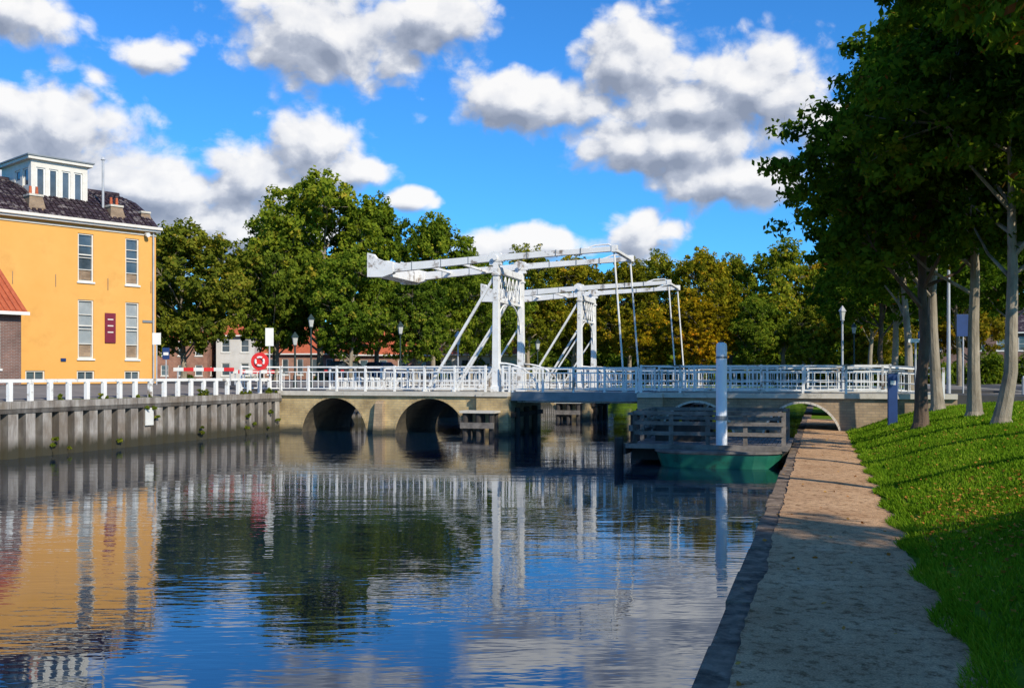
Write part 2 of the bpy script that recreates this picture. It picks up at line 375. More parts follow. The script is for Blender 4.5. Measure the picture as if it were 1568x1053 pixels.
def drawbridge(dv):
    root = empty('drawbridge', MC @ Matrix.Translation((0, dv, 0)))
    v0, v1 = 41.3, 46.2; top = 1.70
    b = B()
    arch_wall(b, -24.2, -12.85, [(-21.35, 1.65, 1.70), (-16.6, 1.7, 1.70)], v0, v1, top, 'stone')
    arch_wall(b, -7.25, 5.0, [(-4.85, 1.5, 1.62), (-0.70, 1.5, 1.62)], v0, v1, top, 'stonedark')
    for u in (-19.0,):
        b.hexa([(u - .28, v0 - .55, -1.5), (u + .28, v0 - .55, -1.5), (u + .28, v0, -1.5), (u - .28, v0, -1.5),
                (u - .18, v0 - .25, 1.35), (u + .18, v0 - .25, 1.35), (u + .18, v0, 1.5), (u - .18, v0, 1.5)], 'stonedark')
    b.box(-14.3, -12.86, v0 - .35, v0 - .001, -1.5, 1.69, 'stone')
    b.box(-7.24, -6.2, v0 - .35, v0 - .001, -1.5, 1.69, 'stonedark')
    b.obj('masonry', parent=root)
    d = B()
    for a, c in ((-24.2, -12.85), (-7.25, 5.0)):
        d.box(a, c, v0 - .14, v0 + .25, 1.70, 1.90, 'coping'); d.box(a, c, v1 - .25, v1 + .14, 1.70, 1.90, 'coping')
        d.box(a, c, v0 + .25, v1 - .25, 1.71, 1.86, 'asphalt')
    d.box(-14.3, -12.85, v0 - .42, v0 - .145, 1.70, 1.86, 'coping'); d.box(-7.25, -6.2, v0 - .42, v0 - .145, 1.70, 1.86, 'coping')
    d.hexa([(5, v0, 1.4), (14, v0, 1.4), (14, v1, 1.4), (5, v1, 1.4), (5, v0, 1.87), (14, v0, 1.70), (14, v1, 1.70), (5, v1, 1.87)], 'asphalt')
    d.hexa([(-30, v0, 1.4), (-24.2, v0, 1.4), (-24.2, v1, 1.4), (-30, v1, 1.4), (-30, v0, 2.225), (-24.2, v0, 1.87), (-24.2, v1, 1.87), (-30, v1, 2.225)], 'asphalt')
    d.obj('deck', parent=root)
    l = B()                                    # lifting leaf
    l.box(-12.83, -7.27, v0 + .1, v1 - .1, 1.74, 1.86, 'steel')
    for vv in (v0, v1 - .14): l.box(-12.83, -7.27, vv, vv + .14, 1.52, 1.90, 'steel')
    for i in range(9): l.box(-12.6 + i * .62, -12.5 + i * .62, v0 + .14, v1 - .14, 1.55, 1.74, 'steel')
    for vv in (v0 + .9, v1 - 1.0): l.box(-12.83, -7.27, vv, vv + .12, 1.42, 1.74, 'white')
    l.obj('lifting_leaf', parent=root)
    r = B()
    for vv in (v0 + .02, v1 - .02):
        railing(r, (-24.1, vv, 1.88), (-14.0, vv, 1.88)); railing(r, (-13.2, vv, 1.88), (-12.9, vv, 1.88), post=1)
        railing(r, (-12.75, vv, 1.88), (-7.35, vv, 1.88), h=1.05); railing(r, (-7.15, vv, 1.88), (2.6, vv, 1.88))
    railing(r, (2.6, v0 + .02, 1.86), (4.4, v0 - 1.0, 1.74)); railing(r, (2.6, v1 - .02, 1.86), (4.4, v1 + .8, 1.75))
    railing(r, (-24.15, v0 + .02, 1.88), (-25.6, v0 - 1.0, 1.9))
    r.obj('railings', parent=root)
    # portal
    p = B(); pu = -13.6; pv = (41.62, 45.4)
    for vv in pv:
        p.hexa([(pu - .17, vv - .17, 1.6), (pu + .17, vv - .17, 1.6), (pu + .17, vv + .17, 1.6), (pu - .17, vv + .17, 1.6),
                (pu - .12, vv - .12, 7.45), (pu + .12, vv - .12, 7.45), (pu + .12, vv + .12, 7.45), (pu - .12, vv + .12, 7.45)], 'white')
        p.box(pu - .21, pu + .21, vv - .21, vv + .21, 1.6, 2.15, 'white')
        p.box(pu - .17, pu + .17, vv - .17, vv + .17, 7.0, 7.1, 'white')
        p.box(pu - .3, pu + .26, vv - .11, vv + .11, 7.45, 7.6, 'white')
        p.cyl((pu, vv - .26, 7.76), (pu, vv + .26, 7.76), .1, 'white')
        p.prism([(pu - .4, 7.62), (pu + .36, 7.62), (pu + .2, 7.98), (pu - .1, 8.06), (pu - .3, 7.95)], vv - .125, vv + .125, 'white')
        arc = [(pu + .15 + 1.75 * math.sin(t), vv, 1.95 + 1.2 * math.cos(t)) for t in np.linspace(0, math.pi / 2, 10)]
        p.tube(arc, [.05] * 10, 'white', 6)
    p.box(pu - .11, pu + .11, pv[0] + .12, pv[1] - .12, 7.12, 7.40, 'white')
    p.box(pu - .06, pu + .06, pv[0] + .14, pv[1] - .14, 5.85, 5.97, 'white')
    for i in range(6):
        a = pv[0] + .15 + (pv[1] - pv[0] - .3) * i / 6; c = pv[0] + .15 + (pv[1] - pv[0] - .3) * (i + 1) / 6
        p.beam((pu, a, 6.0), (pu, c, 7.12), .04, .045, 'white'); p.beam((pu, c, 6.0), (pu, a, 7.12), .04, .045, 'white')
        p.box(pu - .02, pu + .02, c - .02, c + .02, 5.98, 7.11, 'white')
    for s_, q in ((1, pv[0]), (-1, pv[1])):
        arc = [(pu, q + s_ * (.13 + 1.5 * (1 - math.cos(t))), 4.6 + 1.25 * math.sin(t)) for t in np.linspace(0, math.pi / 2, 8)]
        p.tube(arc, [.04] * 8, 'white', 6)
    p.obj('portal', parent=root, bevel=.012)
    s = B()
    for vv in pv:
        s.beam((pu - .1, vv, 6.95), (-16.9, vv, 1.9), .10, .11, 'white')
        s.beam((pu - .1, vv, 4.9), (-15.7, vv, 1.9), .07, .08, 'white')
        s.box(-17.1, -16.75, vv - .12, vv + .12, 1.86, 2.05, 'white')
    s.obj('raking_struts', parent=root)
    q = B()
    for vv in pv:
        def zz(u): return 7.76 + (u - pu) * .04
        q.hexa([(-18.9, vv - .12, zz(-18.9) - .28), (pu, vv - .12, zz(pu) - .13), (pu, vv + .12, zz(pu) - .13), (-18.9, vv + .12, zz(-18.9) - .28),
                (-18.9, vv - .12, zz(-18.9) + .10), (pu, vv - .12, zz(pu) + .15), (pu, vv + .12, zz(pu) + .15), (-18.9, vv + .12, zz(-18.9) + .10)], 'white')
        q.hexa([(pu, vv - .12, zz(pu) - .13), (-8.3, vv - .10, zz(-8.3) - .10), (-8.3, vv + .10, zz(-8.3) - .10), (pu, vv + .12, zz(pu) - .13),
                (pu, vv - .12, zz(pu) + .15), (-8.3, vv - .10, zz(-8.3) + .11), (-8.3, vv + .10, zz(-8.3) + .11), (pu, vv + .12, zz(pu) + .15)], 'white')
        q.prism([(-19.75, 7.12), (-19.0, 7.1), (-18.5, 7.25), (-18.5, 7.70), (-19.0, 7.82), (-19.35, 7.95), (-19.5, 8.14), (-19.75, 8.2)], vv - .15, vv + .15, 'white')
        q.tube([(-9.6, vv, zz(-9.6) + .11), (-9.2, vv, zz(-9.2) + .22), (-8.6, vv, zz(-8.6) + .22), (-8.25, vv, zz(-8.3) + .02)], [.04] * 4, 'white', 6)
        q.box(-8.45, -8.2, vv - .13, vv + .13, zz(-8.3) - .14, zz(-8.3) + .16, 'white')
        for u in (-17.6, -16.2, -14.9, -12.2, -10.9, -9.8): q.box(u, u + .04, vv - .13, vv + .13, zz(u) - .14 - max(0, (-13.6 - u)) * .027, zz(u) + .155, 'steel')
    q.box(-19.6, -18.8, pv[0] + .155, pv[1] - .155, 7.15, 7.85, 'white')
    q.box(-8.42, -8.25, pv[0] + .14, pv[1] - .14, 7.88, 8.0, 'white')
    for u in (-17.2, -15.4): q.box(u, u + .1, pv[0] + .125, pv[1] - .125, 7.55, 7.67, 'white')
    q.obj('balance_beams', parent=root, bevel=.012)
    t = B()
    for vv in pv:
        t.cyl((-8.35, vv, 7.85), (-7.9, vv, 1.9), .04, 'white', n=6)
        t.box(-8.0, -7.8, vv - .09, vv + .09, 1.87, 2.3, 'white')
    t.obj('lift_rods', parent=root)
    f = B()                                    # timber fenders
    for (a, c) in ((-14.6, -13.4), (-7.3, -6.4)):
        for u in (a, (a + c) / 2, c):
            for vv in (40.35, 40.95): f.tube([(u, vv, -1.5), (u, vv, 1.0)], [.13, .12], 'dark', 8)
        f.box(a - .15, c + .15, 40.12, 40.22, .35, .6, 'greytimber'); f.box(a - .2, c + .2, 40.15, 41.1, 1.0, 1.1, 'coping' if a < -10 else 'greytimber')
    for u in (-12.75, -7.35):
        for vv in (42, 43.4, 44.8): f.tube([(u, vv, -1.5), (u, vv, 1.2)], [.13, .13], 'dark', 8)
        f.box(u - .07, u + .07, 41.3, 46, .8, 1.0, 'dark')
    f.obj('timber_fenders', parent=root)
    return root
drawbridge(0.0)
drawbridge(15.9)

# ------------------------------------------------------------------ houses
def wall(b, x0, x1, z0, z1, holes, y, k, axis='x', depth=.14, sgn=1):
    """wall in plane y (axis x) with real openings; inward = +y*sgn"""
    xs = sorted({x0, x1, *[h[0] for h in holes], *[h[1] for h in holes]}); zs = sorted({z0, z1, *[h[2] for h in holes], *[h[3] for h in holes]})
    def P(x, yy, z): return (x, yy, z) if axis == 'x' else (yy, x, z)
    for i in range(len(xs) - 1):
        for j in range(len(zs) - 1):
            cx = (xs[i] + xs[i + 1]) / 2; cz = (zs[j] + zs[j + 1]) / 2
            if any(h[0] < cx < h[1] and h[2] < cz < h[3] for h in holes): continue
            b.face([P(xs[i], y, zs[j]), P(xs[i + 1], y, zs[j]), P(xs[i + 1], y, zs[j + 1]), P(xs[i], y, zs[j + 1])], k)
    yi = y + sgn * depth
    for a, c, d, e in [h[:4] for h in holes]:
        b.face([P(a, y, d), P(a, yi, d), P(a, yi, e), P(a, y, e)], k); b.face([P(c, y, d), P(c, yi, d), P(c, yi, e), P(c, y, e)], k)
        b.face([P(a, y, d), P(c, y, d), P(c, yi, d), P(a, yi, d)], k); b.face([P(a, y, e), P(c, y, e), P(c, yi, e), P(a, yi, e)], k)

def window(b, a, c, d, e, y, axis='x', sgn=1, rows=2, cols=1, k='whiteclean', glass='glass', depth=.14, sill=True, f=.07):
    def bx(x0, x1, y0, y1, z0, z1, kk):
        ya, yb = sorted((y + sgn * y0, y + sgn * y1))
        if axis == 'x': b.box(x0, x1, ya, yb, z0, z1, kk)
        else: b.box(ya, yb, x0, x1, z0, z1, kk)
    bx(a, c, depth - .02, depth, d, e, glass)
    bx(a, a + f, .05, depth - .021, d, e, k); bx(c - f, c, .05, depth - .021, d, e, k)
    bx(a + f, c - f, .05, depth - .021, d, d + f, k); bx(a + f, c - f, .05, depth - .021, e - f, e, k)
    for i in range(1, rows): z = d + (e - d) * i / rows; bx(a + f, c - f, .06, depth - .022, z - .018, z + .018, k)
    for i in range(1, cols): x = a + (c - a) * i / cols; bx(x - .018, x + .018, .065, depth - .023, d + f, e - f, k)
    if sill: bx(a - .06, c + .06, -.07, .049, d - .09, d - .002, 'whiteclean')

def yellow_house():
    c = Vector((-18.6, 52.0, 0))
    ang = math.atan2(1, .903)
    root = empty('yellow_house', Matrix.Translation(c) @ Matrix.Rotation(ang, 4, 'Z'))
    L = -24.0; Dp = 8.4; zt = 10.15
    holes = []
    for a, c_ in ((-1.66, -.94), (-4.10, -3.32)):
        holes += [(a, c_, 7.25, 9.62), (a, c_, 3.45, 6.35)]
        holes += [(a - .05, c_ + .05, 2.35, 2.85)]
    holes += [(-6.6, -5.7, 2.35, 2.85)]
    for s in (-14.0, -17.0, -20.0): holes += [(s, s + .8, 7.3, 9.62), (s, s + .8, 3.5, 6.35)]
    w = B(); wall(w, L, 0, 1.5, zt, holes, 0, 'yellow', depth=.16)
    w.face([(0, 0, 1.5), (0, Dp, 1.5), (0, Dp, zt), (0, 4.2, 12.4), (0, 0, zt)], 'yellow')
    w.face([(L, 0, 1.5), (L, Dp, 1.5), (L, Dp, zt), (L, 4.2, 12.4), (L, 0, zt)], 'yellow')
    w.face([(0, Dp, 1.5), (L, Dp, 1.5), (L, Dp, zt), (0, Dp, zt)], 'yellow')
    w.obj('walls', parent=root)
    g = B()
    for h in holes:
        big = h[3] - h[2] > 1
        window(g, *h, 0, rows=1 if not big else 4, cols=1 if big else 2, depth=.16, sill=big, glass='curtain' if (big and (h[2] < 4)) else 'glass', k='cream', f=.065)
        if big:
            mz = h[2] + (h[3] - h[2]) * .56
            g.box(h[0] + .065, h[1] - .065, .02, .05, mz - .03, mz + .03, 'cream')
            g.box(h[0] + .09, h[1] - .09, .128, .136, h[2] + .1, h[2] + (h[3] - h[2]) * .24, 'chimney')
    g.obj('windows', parent=root)
    r = B()
    prof = [(-.28, zt + .1), (.9, zt + 1.0), (2.3, zt + 1.75), (4.2, 12.5)]
    for a, c2 in zip(prof[:-1], prof[1:]):
        r.hexa([(L - .1, a[0], a[1] - .12), (.06, a[0], a[1] - .12), (.06, c2[0], c2[1] - .12), (L - .1, c2[0], c2[1] - .12),
                (L - .1, a[0], a[1]), (.06, a[0], a[1]), (.06, c2[0], c2[1]), (L - .1, c2[0], c2[1])], 'slate')
    r.hexa([(L - .1, 4.2, 12.38), (.06, 4.2, 12.38), (.06, Dp + .2, zt), (L - .1, Dp + .2, zt), (L - .1, 4.2, 12.5), (.06, 4.2, 12.5), (.06, Dp + .2, zt + .12), (L - .1, Dp + .2, zt + .12)], 'slate')
    # pan-tile rows: short overlapping ribs
    x = L; rg = random.Random(2)
    while x < 0:
        for a, c2 in zip(prof[:-1], prof[1:]):
            n = 4
            for i in range(n):
                t0, t1 = i / n, (i + 1) / n
                P = lambda t, o: (x, a[0] + (c2[0] - a[0]) * t, a[1] + (c2[1] - a[1]) * t + o)
                r.beam(P(t0, .05 + rg.uniform(-.015, .015)), P(t1, .005), .17, .06, 'slate')
        x += .27
    r.tube([(L, 4.2, 12.54), (.06, 4.2, 12.54)], [.12, .12], 'slate', 8)
    r.obj('roof', parent=root)
    e = B()
    e.box(L - .1, .12, -.30, -.005, zt - .10, zt + .0, 'whiteclean'); e.box(L - .1, .16, -.42, -.2, zt + .002, zt + .14, 'cream')
    e.box(L, .0, -.06, -.004, zt - .3, zt - .22, 'cream')
    e.cyl((-.2, -.12, 2.2), (-.2, -.12, zt - .1), .045, 'polegrey')
    e.obj('cornice_and_gutter', parent=root)
    d = B()                                    # big dormer
    dx0, dx1, dy, dz0, dz1 = -5.75, -2.95, 1.45, 11.0, 13.2
    hs = [(dx0 + .25 + i * .62, dx0 + .25 + i * .62 + .44, 11.4, 12.85) for i in range(4)]
    wall(d, dx0, dx1, dz0, dz1, hs, dy, 'cream', depth=.12)
    for h in hs: window(d, *h, dy, rows=1, cols=1, depth=.12, sill=False)
    hs2 = [(dy + .35, dy + 1.0, 11.95, 12.85), (dy + 1.3, dy + 1.95, 12.3, 12.85)]
    wall(d, dy, dy + 3.6, dz0 - .2, dz1, hs2, dx0, 'cream', axis='y', depth=.1)
    for h in hs2: window(d, *h, dx0, axis='y', rows=1, depth=.1, sill=False)
    d.face([(dx1, dy, dz0 - .2), (dx1, dy + 3.6, dz0), (dx1, dy + 3.6, dz1), (dx1, dy, dz1)], 'cream')
    d.box(dx0 - .2, dx1 + .2, dy - .2, dy + 3.8, dz1 + .001, dz1 + .15, 'cream'); d.box(dx0 - .26, dx1 + .26, dy - .26, dy + 3.86, dz1 + .152, dz1 + .22, 'steel')
    d.box(dx0 - .05, dx1 + .05, dy - .12, dy - .005, dz0 + .1, dz0 + .2, 'whiteclean')
    d.obj('dormer', parent=root)
    ch = B()
    for x, y0, z0, z1, ww in ((-6.0, .25, 10.2, 11.2, .38), (-1.95, .35, 10.3, 11.2, .38), (-.28, .55, 10.2, 11.1, .3)):
        ch.hexa([(x - ww * 1.2, y0 - .25, z0), (x + ww * 1.2, y0 - .25, z0), (x + ww, y0 + .7, z0), (x - ww, y0 + .7, z0),
                 (x - ww * .8, y0, z1), (x + ww * .8, y0, z1), (x + ww * .8, y0 + .6, z1), (x - ww * .8, y0 + .6, z1)], 'chimney')
        ch.box(x - ww * .9, x + ww * .9, y0 - .06, y0 + .66, z1 + .001, z1 + .1, 'coping')
        for q in (-.15, .15):
            if ww > .35: ch.cyl((x + q, y0 + .3, z1 + .1), (x + q, y0 + .3, z1 + .5), .08, 'redtile', .06)
    ch.cyl((-2.4, .9, 10.9), (-2.4, .9, 13.6), .06, 'polegrey'); ch.cyl((-2.4, .9, 13.6), (-2.4, .9, 13.75), .12, 'polegrey', .05)
    ch.obj('chimneys', parent=root)
    s = B(); s.box(-2.75, -2.2, -.06, -.003, 4.25, 5.75, 'plum')
    for i in range(3): s.box(-2.62, -2.33, -.068, -.061, 5.4 - i * .32, 5.46 - i * .32, 'cream')
    s.box(-.75, -.1, -.05, -.003, 5.35, 5.47, 'steel'); s.box(-4.95, -4.7, -.05, -.003, 3.3, 3.45, 'blue')
    s.tube([(-.6, -.1, 9.9), (-.6, -.35, 9.85)], [.1, .12], 'whiteclean')
    for z in (6.9, 7.2):
        for x in (-9, -7.2, -5.2, -2.6, -.3): s.box(x, x + .03, -.03, -.003, z, z + .3, 'chimney')
    s.obj('signs', parent=root)
    # small brick house in front
    root2 = empty('brick_house', root.matrix_world.copy())
    x1 = -8.5; x0 = -15; y0 = -4.3; zt2 = 5.25
    w = B(); hs = [(-10.2, -9.35, 2.9, 4.9), (-12.4, -11.5, 2.9, 4.9), (-14.4, -13.5, 2.9, 4.9)]
    wall(w, x0, x1, 1.5, zt2, hs, y0, 'brick')
    w.face([(x1, y0, 1.5), (x1, -.1, 1.5), (x1, -.1, 6.9), (x1, -1.0, 7.7), (x1, y0, zt2)], 'brick')
    w.face([(x0, y0, 1.5), (x0, -.1, 1.5), (x0, -.1, 6.9), (x0, -1.0, 7.7), (x0, y0, zt2)], 'brick')
    w.obj('walls', parent=root2)
    g = B()
    for h in hs: window(g, *h, y0, rows=2, cols=2)
    g.obj('windows', parent=root2)
    r = B(); r.hexa([(x0 - .2, y0 - .3, zt2 - .02), (x1 + .15, y0 - .3, zt2 - .02), (x1 + .15, -1, 7.72), (x0 - .2, -1, 7.72), (x0 - .2, y0 - .3, zt2 + .1), (x1 + .15, y0 - .3, zt2 + .1), (x1 + .15, -1, 7.84), (x0 - .2, -1, 7.84)], 'redtile')
    x = x0
    while x < x1 + .1: r.beam((x, y0 - .3, zt2 + .12), (x, -1, 7.86), .1, .07, 'redtile'); x += .24
    r.box(x0 - .2, x1 + .2, y0 - .42, y0 - .3, zt2 - .06, zt2 + .08, 'whiteclean')
    r.obj('roof', parent=root2)
yellow_house()

def far_house(name, x, y, rot, W, D, H, RH, wk, rk, floors=2, bays=4, z=1.7):
    root = empty(name, Matrix.Translation((x, y, z)) @ Matrix.Rotation(rot, 4, 'Z'))
    w = B(); g = B(); hs = []
    bw = W / bays; fh = H / floors
    for i in range(bays):
        for j in range(floors): hs.append((i * bw + bw * .28, i * bw + bw * .72, j * fh + fh * .28, j * fh + fh * .82))
    wall(w, 0, W, -1, H, hs, 0, wk)
    for h in hs: window(g, *h, 0, rows=2, cols=1)
    hs2 = [(D * .2, D * .35, fh * .3, fh * .8), (D * .65, D * .8, fh * .3, fh * .8)]
    for xx, sg in ((0, 1), (W, -1)):
        wall(w, 0, D, -1, H, hs2, xx, wk, axis='y', sgn=sg)
        for h in hs2: window(g, *h, xx, axis='y', sgn=sg)
        w.face([(xx, 0, H), (xx, D, H), (xx, D / 2, H + RH)], wk)
    w.face([(0, D, -1), (W, D, -1), (W, D, H), (0, D, H)], wk)
    w.obj('walls', parent=root); g.obj('windows', parent=root)
    r = B()
    for s0, s1 in ((-.3, D / 2), (D + .3, D / 2)):
        r.hexa([(-.2, s0, H - .12), (W + .2, s0, H - .12), (W + .2, s1, H + RH), (-.2, s1, H + RH), (-.2, s0, H), (W + .2, s0, H), (W + .2, s1, H + RH + .12), (-.2, s1, H + RH + .12)], rk)
    r.box(-.2, W + .2, -.42, -.3, H - .12, H + .02, 'whiteclean')
    r.box(W * .2, W * .2 + .7, D * .4, D * .4 + .6, H + RH * .5, H + RH + 1.0, 'chimney')
    r.obj('roof', parent=root)
far_house('brick_house', -39, 104, 0.1, 7, 7, 4.2, 2.6, 'brick2', 'redtile', 2, 4, 2.0)
far_house('white_house', -31.5, 106, 0.1, 4, 6, 5.0, 2.0, 'render', 'redtile', 2, 2, 1.9)
far_house('brick_house', -49, 100, 0.15, 9, 8, 5.8, 3.2, 'brick2', 'slate', 2, 4, 2.0)
far_house('brick_house', -27, 108, 0.0, 8, 8, 3.2, 3.0, 'brick2', 'redtile', 1, 5, 1.8)
far_house('brick_house', -18.5, 104, 0.05, 10, 8, 3.0, 3.6, 'brick2', 'redtile', 1, 5, 1.8)
far_house('white_house', -8, 112, 0.0, 9, 8, 3.2, 2.8, 'render', 'redtile', 1, 5, 1.8)
far_house('brick_house', 50, 120, -0.3, 14, 9, 6, 3.2, 'brick', 'slate', 2, 6, 1.7)
far_house('brick_house', 66, 108, -0.4, 14, 9, 6, 3.2, 'brick2', 'slate', 2, 6, 1.7)

# ------------------------------------------------------------------ vegetation
def quads_mesh(name, verts, mats, midx, tint):
    """verts (n,4,3)"""
    n = len(verts); me = bpy.data.meshes.new(name)
    me.vertices.add(n * 4); me.vertices.foreach_set('co', verts.reshape(-1).astype(np.float32))
    me.loops.add(n * 4); me.loops.foreach_set('vertex_index', np.arange(n * 4, dtype=np.int32))
    me.polygons.add(n); me.polygons.foreach_set('loop_start', np.arange(0, n * 4, 4, dtype=np.int32))
    for k in mats: me.materials.append(M[k])
    me.polygons.foreach_set('material_index', midx.astype(np.int32))
    a = me.attributes.new('tint', 'FLOAT', 'FACE'); a.data.foreach_set('value', tint.astype(np.float32))
    me.update(calc_edges=True); me.validate(); return me

def unit(a): return a / (np.linalg.norm(a, axis=-1, keepdims=True) + 1e-9)

def leaves(rng, centers, crad, per, size, ccenter, ctint, up=0.35, outw=0.6):
    n = len(centers) * per
    c = np.repeat(centers, per, 0); r = np.repeat(crad, per)
    off = unit(rng.normal(size=(n, 3))) * (rng.random((n, 1)) ** 0.45) * r[:, None] * np.array([1, 1, .7])
    pos = c + off
    nrm = unit(unit(rng.normal(size=(n, 3))) + outw * unit(pos - ccenter) + up * np.array([0, 0, 1.0]) + .5 * unit(off))
    t = unit(np.cross(nrm, rng.normal(size=(n, 3)))); bt = np.cross(nrm, t)
    s = size * rng.uniform(.6, 1.3, (n, 1))
    q = np.stack([pos - t * s * .62, pos - bt * s * .36 + t * s * .05, pos + t * s * .62, pos + bt * s * .36 - t * s * .05], 1)
    tint = np.clip(np.repeat(ctint, per) + rng.normal(0, .16, n), 0, 1)
    return q, tint

def tube_quads(pts, rad, n=8):
    pts = np.array(pts, float); out = []; rings = []
    for i, p in enumerate(pts):
        d = unit(pts[min(i + 1, len(pts) - 1)] - pts[max(i - 1, 0)]); r = np.array([1., 0, 0]) if abs(d[0]) < .8 else np.array([0, 1., 0])
        e1 = unit(np.cross(d, r)); e2 = np.cross(d, e1)
        a = np.arange(n) * 2 * math.pi / n
        rings.append(p + rad[i] * (np.cos(a)[:, None] * e1 + np.sin(a)[:, None] * e2))
    for a, b in zip(rings[:-1], rings[1:]):
        for j in range(n): out.append([a[j], a[(j + 1) % n], b[(j + 1) % n], b[j]])
    return out

def tree_mesh(name, seed, H, R, zb, leaf, nlobes, ncl, per, clr, trunk_r, mats, wide=0.4, lobe=.40):
    rng = np.random.default_rng(seed); ccen = np.array([0, 0, zb + (H - zb) * .45])
    T = []; lean = rng.normal(0, .03, 2)
    zs = np.linspace(0, H * .82, 9); tp = []
    wob = np.cumsum(rng.normal(0, .07, (9, 2)), 0)
    for i, z in enumerate(zs): tp.append([lean[0] * z + wob[i, 0] * (i > 0), lean[1] * z + wob[i, 1] * (i > 0), z])
    tp = np.array(tp); tr = trunk_r * (1 - .88 * zs / zs[-1])
    base = [[0, 0, -.3], [0, 0, .02], [0, 0, .18]] + [[tp[1][0] * .35, tp[1][1] * .35, .6]] + list(tp[1:])
    brad = [trunk_r * 1.75, trunk_r * 1.5, trunk_r * 1.18, trunk_r * 1.03] + list(tr[1:])
    T += tube_quads(base, brad, 12)
    def on_trunk(z): return np.array([np.interp(z, zs, tp[:, 0]), np.interp(z, zs, tp[:, 1]), z])
    lobes = []
    for i in range(nlobes):
        t = (i + .5) / nlobes; z = zb + (H - zb) * (0.12 + .76 * t)
        prof = math.sin(math.pi * min(1, max(0, (t * .82 + .14))) ** (0.5 + wide)) ** .7
        ang = i * 2.39996 + rng.normal(0, .35); rr = R * prof * rng.uniform(.36, .78)
        if t > .93: rr *= .3
        lr = R * lobe * rng.uniform(.6, 1.25) * (.75 + .4 * prof)
        lobes.append((np.array([rr * math.cos(ang), rr * math.sin(ang), z + rng.normal(0, .4)]), lr))
    C = []; CR = []; CT = []
    for c, lr in lobes:
        ltint = rng.normal(.42, .14)
        z0 = max(zb * .75, c[2] - np.linalg.norm(c[:2]) * rng.uniform(.55, 1.0) - .6); z0 = min(z0, H * .8)
        p0 = on_trunk(z0); mid = p0 * .5 + c * .5 + np.array([0, 0, -.35 * rng.random()]) + rng.normal(0, .2, 3)
        br = trunk_r * .42 * (1 - .55 * z0 / H)
        path = [p0, p0 * .7 + mid * .3, mid, mid * .4 + c * .6, c]
        T += tube_quads(path, [br, br * .85, br * .6, br * .4, br * .16], 6)
        n = int(ncl * (lr / (R * lobe)) ** 1.6)
        d = unit(rng.normal(size=(n, 3)) + .25 * unit(c - ccen)); rad = rng.uniform(.35, 1.25, n) ** .8 * lr
        pts = c + d * rad[:, None] * np.array([1.05, 1.05, .8])
        for k in range(0, n, 4): T += tube_quads([c * .75 + mid * .25, (c + pts[k]) / 2 + rng.normal(0, .12, 3), pts[k]], [br * .28, br * .18, .012], 4)
        C.append(pts); CR.append(clr * rng.uniform(.4, 1.3, n)); CT.append(np.full(n, ltint) + rng.normal(0, .12, n))
    C = np.concatenate(C); CR = np.concatenate(CR); CT = np.concatenate(CT)
    q, tint = leaves(rng, C, CR, per, leaf, ccen, CT)
    Tq = np.array(T)
    V = np.concatenate([Tq, q]); mi = np.concatenate([np.zeros(len(Tq)), np.ones(len(q))]); tn = np.concatenate([np.zeros(len(Tq)), tint])
    return quads_mesh(name, V, mats, mi, tn)

far = [tree_mesh('far_tree_mesh_%d' % i, 20 + i, 14, 5.2, 3.0, .28, 24, 36, 36, .52, .28, ['bark', 'leaf'], wide=w, lobe=.33)
       for i, w in enumerate((.45, .3, .6))]
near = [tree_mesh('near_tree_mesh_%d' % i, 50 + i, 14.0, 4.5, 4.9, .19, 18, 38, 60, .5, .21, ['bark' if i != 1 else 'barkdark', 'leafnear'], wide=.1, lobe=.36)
        for i in range(3)]
pruned = [tree_mesh('pruned_tree_mesh_%d' % i, 70 + i, 13.5, 3.9, 6.9, .18, 15, 34, 60, .48, .2, ['bark', 'leafnear'], wide=.2, lobe=.36) for i in range(2)]

def gz(x, y):      # ground height
    p = MC.inverted() @ Vector((x, y, 0)); u = p.x
    if p.y > 107 and -30 < u < 9: return 1.6
    return float(np.interp(u, [-30, -24.4, -24.3, -.8] + GU, [2.2, 1.78, 0, 0] + GZ))

def place(me, name, x, y, s, rot, col=(1, 1, 1), sz=None, z=None):
    o = bpy.data.objects.new(name, me); COL.objects.link(o)
    o.location = (x, y, (gz(x, y) if z is None else z)); o.scale = (s, s, sz or s); o.rotation_euler = (0, 0, rot); o.color = (*col, 1); return o

